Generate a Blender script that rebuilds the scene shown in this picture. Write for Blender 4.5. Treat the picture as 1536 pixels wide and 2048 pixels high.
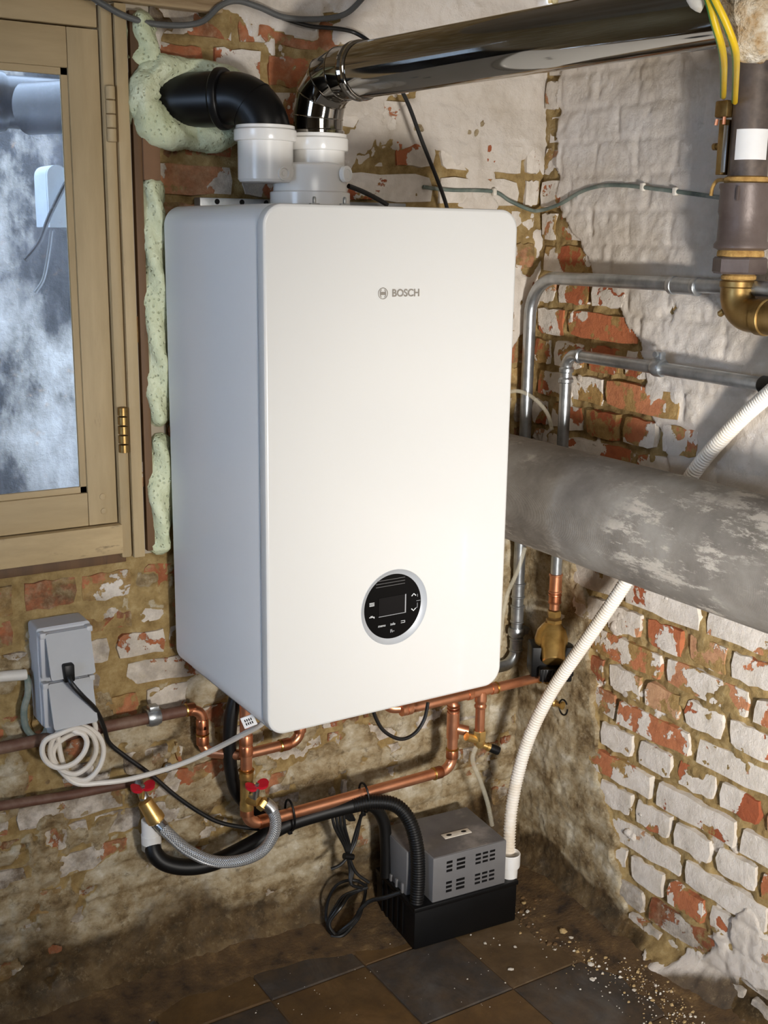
import bpy, bmesh, math, random
import numpy as np
from mathutils import Vector, Matrix
random.seed(7)
for o in list(bpy.data.objects): bpy.data.objects.remove(o, do_unlink=True)
S = bpy.context.scene
COL = S.collection
PI = math.pi
# ------------------------------------------------------------------ camera
# solved from the photograph: casing 0.44 x 0.78 x 0.36 m, back wall y=0, right wall x=0.8, floor z=0
FPX = 2319.92
CC = np.array([-0.720775, -1.855484, 1.358197])
RR = np.array([[0.8481564, -0.5295628, 0.01392708], [-0.11194037, -0.20485806, -0.97236954], [0.51778382, 0.82316245, -0.23303113]])
cd = bpy.data.cameras.new('camera'); cam = bpy.data.objects.new('camera', cd); COL.objects.link(cam)
m = Matrix.Identity(4)
for i in range(3):
    m[i][0] = RR[0][i]; m[i][1] = -RR[1][i]; m[i][2] = -RR[2][i]; m[i][3] = CC[i]
cam.matrix_world = m
cd.sensor_fit = 'VERTICAL'; cd.sensor_height = 36.0; cd.lens = 36.0 * FPX / 2048.0
cd.clip_start = 0.02
S.camera = cam
# ------------------------------------------------------------------ light and exposure
S.view_settings.view_transform = 'Standard'; S.view_settings.look = 'None'
S.view_settings.gamma = 1.0; S.view_settings.use_curve_mapping = False
S.view_settings.exposure = 0.0
W = bpy.data.worlds.new('daylight'); S.world = W; W.use_nodes = True
W.node_tree.nodes['Background'].inputs[0].default_value = (0.54, 0.72, 1.0, 1)
W.node_tree.nodes['Background'].inputs[1].default_value = 14.0

def area(name, loc, tgt, size, power, col, spread):
    l = bpy.data.lights.new(name, 'AREA'); l.shape = 'DISK'; l.size = size; l.energy = power; l.color = col; l.spread = math.radians(spread)
    o = bpy.data.objects.new(name, l); COL.objects.link(o); o.location = loc
    o.rotation_euler = (Vector(tgt) - Vector(loc)).to_track_quat('-Z', 'Y').to_euler()
    return o
area('work_light', (-0.05, -2.10, 0.80), (0.90, -0.25, 0.80), 0.22, 12.0, (1.0, 0.955, 0.90), 90)
area('fill_light', (-0.30, -2.5, 2.02), (0.35, 0.0, 1.50), 0.9, 6, (1.0, 0.94, 0.86), 120)  # added fill lamp, out of view, softly lifts the upper walls

# ------------------------------------------------------------------ pixel -> point on a plane that the thing touches
def ray(u, v): return RR.T @ np.array([(u - 768) / FPX, (v - 1024) / FPX, 1.0])
def PA(u, v, y=0.0):
    d = ray(u, v); return CC + d * ((y - CC[1]) / d[1])
def PB(u, v, x=0.8):
    d = ray(u, v); return CC + d * ((x - CC[0]) / d[0])
def PF(u, v, z=0.0):
    d = ray(u, v); return CC + d * ((z - CC[2]) / d[2])

# ------------------------------------------------------------------ helpers: materials
def lin(c):
    r = []
    for x in c[:3]:
        x /= 255.0
        r.append(x / 12.92 if x <= 0.04045 else ((x + 0.055) / 1.055) ** 2.4)
    return (*r, 1)
class NT:
    def __init__(s, mt): s.t = mt.node_tree; s.n = s.t.nodes
    def add(s, typ, **kw):
        n = s.n.new(typ)
        for k, v in kw.items(): setattr(n, k, v)
        return n
    def put(s, sock, v):
        if hasattr(v, 'is_output') or isinstance(v, bpy.types.NodeSocket): s.t.links.new(v, sock)
        else: sock.default_value = v
    def noise(s, vec, scale, detail=5, rough=0.6, dist=0.0):
        n = s.add('ShaderNodeTexNoise'); s.put(n.inputs['Vector'], vec)
        n.inputs['Scale'].default_value = scale; n.inputs['Detail'].default_value = detail
        n.inputs['Roughness'].default_value = rough; n.inputs['Distortion'].default_value = dist
        return n.outputs['Fac']
    def ramp(s, fac, stops, interp='LINEAR'):
        n = s.add('ShaderNodeValToRGB'); s.put(n.inputs[0], fac); cr = n.color_ramp; cr.interpolation = interp
        while len(cr.elements) > 1: cr.elements.remove(cr.elements[-1])
        cr.elements[0].position = stops[0][0]; cr.elements[0].color = stops[0][1]
        for p, c in stops[1:]: cr.elements.new(p).color = c
        return n.outputs[0]
    def math(s, op, a, b=0.0, clamp=False):
        n = s.add('ShaderNodeMath', operation=op, use_clamp=clamp); s.put(n.inputs[0], a); s.put(n.inputs[1], b)
        return n.outputs[0]
    def step(s, v, a, b):
        n = s.add('ShaderNodeMapRange', interpolation_type='SMOOTHSTEP'); s.put(n.inputs[0], v)
        s.put(n.inputs[1], a); s.put(n.inputs[2], b); return n.outputs[0]
    def mix(s, fac, a, b):
        n = s.add('ShaderNodeMix', data_type='RGBA'); s.put(n.inputs[0], fac); s.put(n.inputs[6], a); s.put(n.inputs[7], b)
        return n.outputs[2]
    def bump(s, h, strength=0.3, dist=0.005):
        n = s.add('ShaderNodeBump'); s.put(n.inputs['Height'], h); n.inputs['Strength'].default_value = strength
        n.inputs['Distance'].default_value = dist; return n.outputs[0]
    def pos(s, stretch=(1, 1, 1)):
        g = s.add('ShaderNodeNewGeometry'); mp = s.add('ShaderNodeMapping'); s.put(mp.inputs[0], g.outputs['Position'])
        mp.inputs['Scale'].default_value = stretch; return mp.outputs[0]
    def attr(s, name, typ='GEOMETRY'):
        n = s.add('ShaderNodeAttribute', attribute_type=typ, attribute_name=name); return n.outputs['Fac']
def newmat(name):
    mt = bpy.data.materials.new(name); mt.use_nodes = True
    return mt, NT(mt), mt.node_tree.nodes['Principled BSDF']
MT = {}
def mat(name, stops, scale=8, detail=5, rough=0.5, metal=0.0, bump=0.0, bscale=60, bdist=0.003, stretch=(1, 1, 1), rvar=0.0, coat=0.0, spec=0.5):
    mt, t, b = newmat(name); p = t.pos(stretch)
    if len(stops) == 1: b.inputs['Base Color'].default_value = lin(stops[0])
    else:
        k = len(stops) - 1
        t.put(b.inputs['Base Color'], t.ramp(t.noise(p, scale, detail), [(0.3 + 0.4 * i / k, lin(c)) for i, c in enumerate(stops)]))
    b.inputs['Roughness'].default_value = rough; b.inputs['Metallic'].default_value = metal
    b.inputs['Specular IOR Level'].default_value = spec
    if coat: b.inputs['Coat Weight'].default_value = coat; b.inputs['Coat Roughness'].default_value = 0.05
    if rvar:
        t.put(b.inputs['Roughness'], t.math('ADD', t.math('MULTIPLY', t.noise(p, scale * 3, 4), rvar), rough - rvar / 2))
    if bump: t.put(b.inputs['Normal'], t.bump(t.noise(p, bscale, 4), bump, bdist))
    MT[name] = mt
    return mt
mat('enamel', [(212, 212, 210)], rough=0.24, coat=0.2)
mat('enamel_side', [(230, 231, 232)], rough=0.30, coat=0.15)
mat('white_plastic', [(226, 224, 220), (232, 230, 226)], scale=5, rough=0.22)
mat('white_hose', [(222, 208, 186), (236, 230, 220), (240, 236, 230)], scale=9, rough=0.5)
mat('grey_plastic', [(150, 152, 156), (163, 165, 168)], scale=6, rough=0.45)
mat('light_box', [(176, 178, 182), (190, 191, 194)], scale=6, rough=0.5)
mat('pump_grey', [(104, 103, 104), (116, 115, 115)], scale=10, rough=0.5, bump=0.05, bscale=300, bdist=0.001)
mat('pump_dusty', [(92, 88, 86), (104, 100, 97), (150, 143, 136)], scale=14, rough=0.75)
mat('black_plastic', [(9, 9, 10), (14, 14, 15)], scale=8, rough=0.42, spec=0.3)
mat('black_duct', [(9, 9, 10), (14, 14, 15)], scale=6, rough=0.36, spec=0.35)
mat('black_rubber', [(10, 10, 10), (18, 17, 17)], scale=10, rough=0.45, spec=0.35)
mat('black_glass', [(3, 3, 4)], rough=0.14, spec=0.12)
mat('screen', [(16, 15, 16)], rough=0.2, spec=0.15)
mat('icon', [(205, 208, 210)], rough=0.5)
mat('silver_ring', [(190, 194, 199)], rough=0.35, metal=0.2)
mat('badge', [(170, 168, 164)], rough=0.22, metal=0.9)
mat('chrome', [(150, 146, 140), (165, 161, 155)], scale=4, rough=0.07, metal=1.0, rvar=0.04)
mat('chrome_elbow', [(140, 136, 130), (158, 154, 148)], scale=4, rough=0.06, metal=1.0)
mat('steel', [(176, 180, 183), (196, 199, 200)], scale=20, rough=0.3, metal=1.0)
mat('galvanised', [(142, 147, 151), (170, 175, 179), (190, 194, 197)], scale=30, rough=0.33, metal=0.86, stretch=(1, 1, 1), rvar=0.2)
mat('copper', [(204, 136, 100), (224, 156, 118), (234, 170, 134)], scale=14, rough=0.34, metal=0.9, rvar=0.2)
mat('copper_dull', [(160, 100, 70), (196, 126, 90), (214, 146, 108)], scale=30, rough=0.34, metal=0.95, rvar=0.2)
mat('solder', [(196, 152, 72), (226, 196, 120)], scale=60, rough=0.3, metal=1.0)
mat('brass', [(172, 138, 76), (206, 170, 102), (216, 182, 118)], scale=24, rough=0.36, metal=0.85, rvar=0.15)
mat('old_brass', [(112, 88, 50), (150, 122, 74), (168, 140, 92)], scale=24, rough=0.42, metal=0.9, rvar=0.15)
mat('hemp', [(150, 112, 58), (196, 158, 92)], scale=90, rough=0.9, bump=0.6, bscale=220)
mat('iron', [(86, 74, 70), (108, 96, 91)], scale=22, rough=0.45, metal=0.25, bump=0.15, bscale=150)
mat('old_pipe', [(60, 55, 54), (104, 92, 84), (70, 62, 60)], scale=16, rough=0.5, metal=0.3)
mat('peeling', [(120, 84, 48), (176, 146, 104), (206, 192, 168), (228, 222, 210), (234, 230, 222)], scale=24, detail=8, rough=0.85, bump=0.9, bscale=60, bdist=0.012)
mat('paper', [(226, 226, 226), (238, 238, 238)], scale=12, rough=0.55)
mat('red_handle', [(176, 20, 38), (196, 30, 48)], scale=10, rough=0.35)
mat('pipe_paint', [(70, 46, 36), (96, 64, 50), (124, 100, 84)], scale=18, rough=0.6, bump=0.2)
mat('white_cable', [(214, 208, 198), (226, 220, 212)], scale=10, rough=0.45)
mat('black_cable', [(14, 14, 15), (26, 26, 26)], scale=12, rough=0.42)
mat('grey_cable', [(70, 72, 72), (98, 98, 96)], scale=14, rough=0.55)
mat('green_cable', [(74, 88, 82), (104, 116, 108), (150, 150, 140)], scale=20, rough=0.6)
mat('conduit', [(206, 202, 194), (220, 216, 208)], scale=10, rough=0.45)
mat('earth_yellow', [(232, 190, 20), (240, 204, 40)], scale=9, rough=0.4)
mat('earth_green', [(58, 120, 52)], rough=0.4)
mat('cap_grey', [(140, 138, 130), (150, 148, 140)], scale=10, rough=0.5)
mat('cardboard', [(112, 82, 58), (124, 92, 66)], scale=20, rough=0.85)
mat('outdoor_box', [(140, 146, 150), (150, 156, 160)], scale=10, rough=0.5)
mat('chip_white', [(206, 198, 184), (232, 226, 214)], scale=60, rough=0.9)
mat('chip_tan', [(168, 140, 92), (196, 170, 124)], scale=60, rough=0.9)
mat('chip_brown', [(84, 62, 38), (120, 92, 58)], scale=60, rough=0.95)
mat('twig', [(150, 116, 70), (176, 142, 92)], scale=40, rough=0.9)
mat('plaster_plain', [(150, 138, 120), (182, 172, 156)], scale=5, rough=0.95)
mat('beam', [(120, 96, 66), (168, 146, 112), (186, 166, 134)], scale=10, rough=0.9, stretch=(0.3, 1, 3), bump=0.4, bscale=50)
mat('yellow_mark', [(222, 190, 40)], rough=0.5)

def mk_wood(name, c0, c1, dark, stretch, amt):
    mt, t, b = newmat(name); p = t.pos(stretch)
    base = t.ramp(t.noise(p, 16, 6, 0.62), [(0.3, lin(c0)), (0.65, lin(c1))])
    st = t.step(t.noise(p, 40, 6, 0.7), amt, amt - 0.12)
    col = t.mix(t.math('MULTIPLY', st, 0.8), base, lin(dark))
    t.put(b.inputs['Base Color'], col); b.inputs['Roughness'].default_value = 0.62
    t.put(b.inputs['Normal'], t.bump(t.noise(p, 70, 4), 0.25, 0.003))
    MT[name] = mt
mk_wood('cream_v', (154, 134, 98), (182, 160, 122), (96, 74, 46), (1, 1, 0.14), 0.34)
mk_wood('cream_h', (154, 134, 98), (182, 160, 122), (96, 74, 46), (0.14, 1, 1), 0.36)
mk_wood('cream_worn', (164, 142, 104), (196, 172, 130), (70, 56, 38), (0.25, 1, 1), 0.44)
mk_wood('brown_wood', (70, 50, 30), (108, 78, 48), (36, 26, 18), (1, 1, 0.1), 0.42)
def mk_foam():
    mt, t, b = newmat('foam'); p = t.pos()
    t.put(b.inputs['Base Color'], t.ramp(t.noise(p, 20, 5), [(0.3, lin((186, 194, 158))), (0.6, lin((208, 214, 182))), (0.75, lin((218, 223, 196)))]))
    b.inputs['Roughness'].default_value = 0.5; b.inputs['Subsurface Weight'].default_value = 0.0
    v = t.add('ShaderNodeTexVoronoi'); t.put(v.inputs['Vector'], p); v.inputs['Scale'].default_value = 130
    h = t.math('ADD', t.noise(p, 60, 5, 0.6), t.math('MULTIPLY', t.step(v.outputs['Distance'], 0.0, 0.35), 0.5))
    t.put(b.inputs['Normal'], t.bump(h, 0.9, 0.005)); MT['foam'] = mt
mk_foam()
def mk_lagging():
    mt, t, b = newmat('lagging'); p = t.pos((1, 0.45, 1.6)); q = t.pos()
    g = t.ramp(t.noise(q, 9, 8, 0.6), [(0.3, lin((106, 100, 93))), (0.5, lin((132, 126, 118))), (0.7, lin((156, 151, 143)))])
    w = t.step(t.noise(p, 24, 12, 0.78), 0.50, 0.58)
    w = t.math('MULTIPLY', w, t.step(t.noise(q, 5, 5, 0.65), 0.40, 0.60))
    col = t.mix(t.math('MULTIPLY', w, 0.85), g, lin((196, 188, 176)))
    t.put(b.inputs['Base Color'], col); b.inputs['Roughness'].default_value = 0.85
    wv = t.add('ShaderNodeTexWave', wave_type='BANDS', bands_direction='Y'); t.put(wv.inputs['Vector'], q)
    wv.inputs['Scale'].default_value = 190; wv.inputs['Distortion'].default_value = 1.0
    h = t.math('ADD', t.noise(q, 90, 6, 0.7), t.math('MULTIPLY', wv.outputs['Fac'], 0.35))
    t.put(b.inputs['Normal'], t.bump(h, 0.45, 0.003)); MT['lagging'] = mt
mk_lagging()
def mk_braid():
    mt, t, b = newmat('braid'); tc = t.add('ShaderNodeUVMap'); 
    sp = t.add('ShaderNodeSeparateXYZ'); t.put(sp.inputs[0], tc.outputs[0])
    a = t.math('SINE', t.math('MULTIPLY', t.math('ADD', sp.outputs[0], sp.outputs[1]), 2 * PI * 12))
    c = t.math('SINE', t.math('MULTIPLY', t.math('SUBTRACT', sp.outputs[0], sp.outputs[1]), 2 * PI * 12))
    h = t.math('MAXIMUM', a, c)
    t.put(b.inputs['Base Color'], t.ramp(h, [(0.0, lin((110, 114, 118))), (0.7, lin((206, 208, 210)))]))
    b.inputs['Metallic'].default_value = 0.6; b.inputs['Roughness'].default_value = 0.34
    t.put(b.inputs['Normal'], t.bump(h, 0.5, 0.002)); MT['braid'] = mt
mk_braid()
def mk_clear():
    mt, t, b = newmat('clear_tube'); b.inputs['Base Color'].default_value = lin((206, 200, 180)); b.inputs['Roughness'].default_value = 0.2
    tr = t.add('ShaderNodeBsdfTransparent'); mx = t.add('ShaderNodeMixShader'); mx.inputs[0].default_value = 0.38
    out = t.n['Material Output']; t.put(mx.inputs[1], tr.outputs[0]); t.put(mx.inputs[2], b.outputs[0]); t.put(out.inputs[0], mx.outputs[0])
    MT['clear_tube'] = mt
mk_clear()
def mk_glass():
    mt, t, b = newmat('dirty_glass'); p = t.pos((1, 1, 0.7))
    b.inputs['Base Color'].default_value = lin((200, 204, 214)); b.inputs['Roughness'].default_value = 0.6
    tr = t.add('ShaderNodeBsdfTransparent'); gl = t.add('ShaderNodeBsdfGlossy'); gl.inputs['Roughness'].default_value = 0.02
    tl = t.add('ShaderNodeBsdfTranslucent'); tl.inputs[0].default_value = lin((206, 214, 232))
    dm = t.add('ShaderNodeMixShader'); dm.inputs[0].default_value = 0.5; t.put(dm.inputs[1], b.outputs[0]); t.put(dm.inputs[2], tl.outputs[0])
    d = t.math('ADD', t.math('MULTIPLY', t.step(t.noise(p, 7, 8, 0.65), 0.4, 0.75), 0.14), t.math('MULTIPLY', t.step(t.noise(p, 60, 6, 0.7), 0.60, 0.74), 0.30))
    m1 = t.add('ShaderNodeMixShader'); t.put(m1.inputs[0], t.math('ADD', d, 0.03, True)); t.put(m1.inputs[1], tr.outputs[0]); t.put(m1.inputs[2], dm.outputs[0])
    fr = t.add('ShaderNodeFresnel'); fr.inputs[0].default_value = 1.45
    m2 = t.add('ShaderNodeMixShader'); t.put(m2.inputs[0], fr.outputs[0]); t.put(m2.inputs[1], m1.outputs[0]); t.put(m2.inputs[2], gl.outputs[0])
    t.put(t.n['Material Output'].inputs[0], m2.outputs[0]); MT['dirty_glass'] = mt
mk_glass()
def mk_outside():
    mt, t, b = newmat('outside_wall'); p = t.pos((1, 1, 0.55)); q = t.pos()
    base = t.ramp(t.noise(p, 4.5, 8, 0.68), [(0.40, lin((16, 17, 19))), (0.50, lin((50, 50, 51))), (0.57, lin((116, 112, 106))), (0.68, lin((156, 152, 146)))])
    tw = t.step(t.noise(q, 34, 8, 0.75, 0.6), 0.60, 0.70)
    col = t.mix(t.math('MULTIPLY', tw, 0.6), base, lin((150, 112, 76)))
    t.put(b.inputs['Base Color'], col); b.inputs['Roughness'].default_value = 0.95
    t.put(b.inputs['Normal'], t.bump(t.noise(q, 30, 6, 0.7), 0.6, 0.01)); MT['outside_wall'] = mt
mk_outside()
WHITE = lin((232, 222, 210)); TAN = lin((176, 146, 92)); CEM = lin((158, 138, 102))
def mk_brick():
    mt, t, b = newmat('brick'); p = t.pos()
    paint = t.attr('paint', 'OBJECT'); grime = t.attr('grime', 'OBJECT'); tone = t.attr('tone', 'OBJECT')
    c = t.ramp(tone, [(0.0, lin((172, 94, 62))), (0.45, lin((192, 114, 76))), (0.75, lin((202, 134, 94))), (1.0, lin((208, 164, 126)))])
    c = t.mix(t.math('MULTIPLY', t.step(t.noise(p, 45, 6, 0.7), 0.45, 0.7), 0.5), c, lin((142, 84, 60)))
    mth = t.math('SUBTRACT', 0.64, t.math('MULTIPLY', t.attr('smear', 'OBJECT'), 0.22)); mor = t.step(t.noise(p, 19, 8, 0.62), mth, t.math('ADD', mth, 0.03))
    c = t.mix(t.math('MULTIPLY', mor, 0.92), c, t.ramp(t.noise(p, 60, 6, .7), [(0.3, lin((140, 112, 66))), (0.55, TAN), (0.75, lin((196, 172, 122)))]))
    n = t.noise(p, 10, 7, 0.58, 0.2)
    thr = t.math('SUBTRACT', 0.72, t.math('MULTIPLY', paint, 0.38))
    w = t.step(n, thr, t.math('ADD', thr, 0.012))
    wc = t.ramp(t.noise(p, 30, 5), [(0.3, lin((218, 208, 194))), (0.6, lin((240, 231, 220)))])
    c = t.mix(w, c, wc)
    g = t.math('MULTIPLY', t.math('ADD', t.math('MULTIPLY', t.step(t.noise(p, 18, 8, 0.68), 0.34, 0.60), .72), .22), grime)
    c = t.mix(g, c, t.ramp(t.noise(p, 42, 8, .72), [(0.32, lin((62, 48, 34))), (0.48, lin((104, 86, 62))), (0.60, lin((146, 130, 104))), (0.70, lin((186, 174, 150)))]))
    t.put(b.inputs['Base Color'], c); b.inputs['Roughness'].default_value = 0.92; b.inputs['Specular IOR Level'].default_value = 0.25
    h = t.math('ADD', t.math('ADD', t.noise(p, 80, 8, 0.75), t.noise(p, 22, 5, .6)), t.math('MULTIPLY', w, 0.40))
    t.put(b.inputs['Normal'], t.bump(h, 0.75, 0.0055)); MT['brick'] = mt
mk_brick()
def mk_sheet():
    mt, t, b = newmat('mortar'); p = t.pos(); st = t.pos((0.8, 0.8, 1.1))
    wa = t.attr('white'); ce = t.attr('cement'); di = t.attr('dirt')
    m0 = t.ramp(t.noise(p, 40, 8, 0.7), [(0.3, lin((132, 108, 68))), (0.52, lin((170, 144, 96))), (0.72, lin((194, 172, 126)))])
    ww = t.ramp(t.noise(p, 8, 7, 0.62), [(0.28, lin((208, 195, 178))), (0.5, WHITE), (0.72, lin((240, 232, 223)))])
    wn = t.math('ADD', wa, t.math('MULTIPLY', t.math('SUBTRACT', t.noise(p, 26, 8, 0.66), 0.5), 0.7))
    c = t.mix(t.step(wn, 0.47, 0.53), m0, ww)
    cc = t.ramp(t.noise(st, 14, 9, 0.7), [(0.34, lin((106, 85, 58))), (0.43, lin((150, 129, 95))), (0.51, lin((180, 162, 130))), (0.59, lin((200, 187, 160))), (0.66, lin((222, 213, 194)))])
    cc = t.mix(t.math('MULTIPLY', t.step(t.noise(p, 70, 8, .75), .52, .68), .45), cc, lin((212, 200, 172)))
    cc = t.mix(t.math('MULTIPLY', t.step(t.noise(p, 44, 8, .75), .46, .34), .55), cc, lin((84, 66, 42)))
    cn = t.math('ADD', ce, t.math('MULTIPLY', t.math('SUBTRACT', t.noise(p, 18, 8, 0.66), 0.5), 0.7))
    c = t.mix(t.step(cn, 0.42, 0.58), c, cc)
    dn = t.math('ADD', di, t.math('MULTIPLY', t.math('SUBTRACT', t.noise(p, 12, 8, 0.66), 0.5), 0.8))
    dc = t.ramp(t.noise(p, 16, 8, 0.66), [(0.35, lin((50, 37, 22))), (0.5, lin((84, 64, 38))), (0.66, lin((118, 96, 64)))])
    dc = t.mix(t.math('MULTIPLY', t.step(t.noise(p, 55, 9, .78), .52, .66), .55), dc, lin((150, 130, 98)))
    dc = t.mix(t.math('MULTIPLY', t.step(t.noise(p, 38, 9, .78), .46, .36), .6), dc, lin((40, 28, 17)))
    c = t.mix(t.math('MULTIPLY', t.step(dn, 0.3, 0.75), 0.92), c, dc)
    t.put(b.inputs['Base Color'], c); b.inputs['Roughness'].default_value = 0.93; b.inputs['Specular IOR Level'].default_value = 0.25
    t.put(b.inputs['Normal'], t.bump(t.noise(p, 80, 9, 0.78), 0.9, 0.005)); MT['mortar'] = mt
mk_sheet()
def mk_tile(name, a, b_, c_):
    mt, t, b = newmat(name); p = t.pos()
    c = t.ramp(t.noise(p, 7, 8, 0.68, 0.8), [(0.3, lin(a)), (0.5, lin(b_)), (0.68, lin(c_))])
    dn = t.step(t.noise(p, 5, 8, 0.68), 0.36, 0.62)
    c = t.mix(t.math('MULTIPLY', dn, 0.58), c, t.ramp(t.noise(p, 30, 8, .7), [(0.35, lin((56, 42, 26))), (0.6, lin((92, 71, 45)))]))
    t.put(b.inputs['Base Color'], c)
    t.put(b.inputs['Roughness'], t.math('ADD', t.math('MULTIPLY', t.noise(p, 12, 5), 0.4), 0.42))
    t.put(b.inputs['Normal'], t.bump(t.noise(p, 40, 6, 0.65), 0.25, 0.003)); MT[name] = mt
mk_tile('tile_dark', (40, 38, 37), (60, 57, 55), (92, 88, 84))
mk_tile('tile_ochre', (66, 46, 24), (98, 72, 38), (124, 94, 56))
mk_tile('tile_brown', (72, 54, 34), (96, 76, 50), (128, 108, 84))
mat('grout', [(60, 44, 26), (88, 66, 40)], scale=20, rough=0.95, bump=0.4)
mat('dirt', [(44, 32, 19), (80, 60, 36), (92, 70, 42), (122, 96, 60)], scale=26, detail=10, rough=0.97, bump=0.7, bscale=160, bdist=0.004)

# ------------------------------------------------------------------ helpers: objects
def thing(name, label, cat, loc=(0, 0, 0), group=None):
    o = bpy.data.objects.new(name, None); o.empty_display_size = 0.02; COL.objects.link(o); o.location = loc
    o['label'] = label; o['category'] = cat
    if group: o['group'] = group
    return o
def wloc(o):
    v = np.zeros(3)
    while o is not None: v += np.array(o.location); o = o.parent
    return v
def obj(name, geo, mt, parent=None, smooth=True, sharp=0.6, uv=None):
    V, Fc = geo; V = np.asarray(V, float)
    if parent is not None: org = wloc(parent)
    else:
        mn, mx = V.min(0), V.max(0); org = np.array([(mn[0] + mx[0]) / 2, (mn[1] + mx[1]) / 2, mn[2]])
    me = bpy.data.meshes.new(name); me.from_pydata([tuple(v) for v in (V - org)], [], [tuple(f) for f in Fc]); me.update()
    if uv is not None:
        ul = me.uv_layers.new(name='UVMap')
        for lp in me.loops: ul.data[lp.index].uv = uv[lp.vertex_index]
    if smooth:
        me.polygons.foreach_set('use_smooth', [True] * len(me.polygons))
        if sharp: me.set_sharp_from_angle(angle=sharp)
    me.materials.append(MT[mt] if isinstance(mt, str) else mt)
    o = bpy.data.objects.new(name, me); COL.objects.link(o)
    if parent is not None: o.parent = parent
    else: o.location = org
    return o
def tag(o, label=None, cat=None, group=None, kind=None):
    if label: o['label'] = label
    if cat: o['category'] = cat
    if group: o['group'] = group
    if kind: o['kind'] = kind
    return o
def join(*gs):
    V = []; Fc = []
    for v, f in gs:
        k = len(V); V += [tuple(x) for x in v]; Fc += [tuple(i + k for i in q) for q in f]
    return V, Fc
def box(x0, x1, y0, y1, z0, z1, bev=0.0, M=None):
    if bev <= 0:
        V = [(x, y, z) for z in (z0, z1) for y in (y0, y1) for x in (x0, x1)]
        Fc = [(0, 2, 3, 1), (4, 5, 7, 6), (0, 1, 5, 4), (2, 6, 7, 3), (0, 4, 6, 2), (1, 3, 7, 5)]
    else:
        bm = bmesh.new(); bmesh.ops.create_cube(bm, size=1.0)
        for v in bm.verts: v.co = (x0 + (v.co.x + .5) * (x1 - x0), y0 + (v.co.y + .5) * (y1 - y0), z0 + (v.co.z + .5) * (z1 - z0))
        bmesh.ops.bevel(bm, geom=bm.edges[:], offset=bev, segments=2, affect='EDGES', profile=0.5)
        bm.verts.index_update(); V = [tuple(v.co) for v in bm.verts]; Fc = [tuple(v.index for v in f.verts) for f in bm.faces]; bm.free()
    if M is not None: V = [tuple(M @ Vector(v)) for v in V]
    return V, Fc
def catmull(P, n=8, closed=False):
    P = [np.array(p, float) for p in P]; out = []; k = len(P)
    for i in range(k if closed else k - 1):
        if closed: a, b, c, d = P[i - 1], P[i], P[(i + 1) % k], P[(i + 2) % k]
        else: a = P[max(i - 1, 0)]; b = P[i]; c = P[i + 1]; d = P[min(i + 2, k - 1)]
        for j in range(n):
            t = j / n
            out.append(0.5 * ((2 * b) + (-a + c) * t + (2 * a - 5 * b + 4 * c - d) * t * t + (-a + 3 * b - 3 * c + d) * t ** 3))
    if not closed: out.append(P[-1])
    return out
def resample(P, step):
    P = np.array(P); d = np.r_[0, np.cumsum(np.linalg.norm(np.diff(P, axis=0), axis=1))]
    n = max(2, int(d[-1] / step)); s = np.linspace(0, d[-1], n + 1)
    return [np.array([np.interp(q, d, P[:, i]) for i in range(3)]) for q in s]
def fillet(P, r, n=8):
    P = [np.array(p, float) for p in P]; out = [P[0]]
    rs = r if isinstance(r, (list, tuple)) else [r] * (len(P) - 2)
    for i in range(1, len(P) - 1):
        a, b, c = P[i - 1], P[i], P[i + 1]; u = (a - b) / np.linalg.norm(a - b); w = (c - b) / np.linalg.norm(c - b)
        ang = math.acos(max(-1, min(1, float(u @ w))))
        if ang > 3.1: out.append(b); continue
        t = rs[i - 1] / math.tan(ang / 2); t = min(t, 0.49 * np.linalg.norm(a - b), 0.49 * np.linalg.norm(c - b)) if t > 0.49 * min(np.linalg.norm(a - b), np.linalg.norm(c - b)) and False else t
        rad = t * math.tan(ang / 2); bis = (u + w) / np.linalg.norm(u + w); cen = b + bis * (rad / math.sin(ang / 2))
        p0 = b + u * t; p1 = b + w * t; e0 = p0 - cen; e1 = p1 - cen; tot = PI - ang
        for j in range(n + 1):
            q = j / n * tot
            out.append(cen + (math.sin(tot - q) * e0 + math.sin(q) * e1) / math.sin(tot))
    out.append(P[-1]); return out
def tube(path, r, seg=14, closed=False, caps=True, rf=None, want_uv=False):
    P = [np.array(p, float) for p in path]; n = len(P); T = []
    for i in range(n):
        if closed: t = P[(i + 1) % n] - P[i - 1]
        else: t = P[min(i + 1, n - 1)] - P[max(i - 1, 0)]
        T.append(t / (np.linalg.norm(t) + 1e-12))
    up = np.array([0, 0, 1.0]) if abs(T[0][2]) < 0.9 else np.array([1.0, 0, 0])
    N = np.cross(T[0], up); N /= np.linalg.norm(N); V = []; Fc = []; uv = []; L = 0
    for i in range(n):
        if i: 
            N = N - T[i] * (N @ T[i]); N /= np.linalg.norm(N); L += np.linalg.norm(P[i] - P[i - 1])
        Bn = np.cross(T[i], N)
        for j in range(seg):
            a = 2 * PI * j / seg; rr = r[i] if isinstance(r, (list, tuple, np.ndarray)) else r
            if rf: rr = rr * rf(i, a, P[i])
            V.append(P[i] + rr * (math.cos(a) * N + math.sin(a) * Bn)); uv.append((j / seg, L / 0.045))
    m_ = n if closed else n - 1
    for i in range(m_):
        for j in range(seg):
            a = i * seg + j; b = i * seg + (j + 1) % seg; c = ((i + 1) % n) * seg + (j + 1) % seg; d = ((i + 1) % n) * seg + j
            Fc.append((a, b, c, d))
    if caps and not closed:
        Fc.append(tuple(range(seg))[::-1]); Fc.append(tuple((n - 1) * seg + j for j in range(seg)))
    return (V, Fc, uv) if want_uv else (V, Fc)
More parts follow.
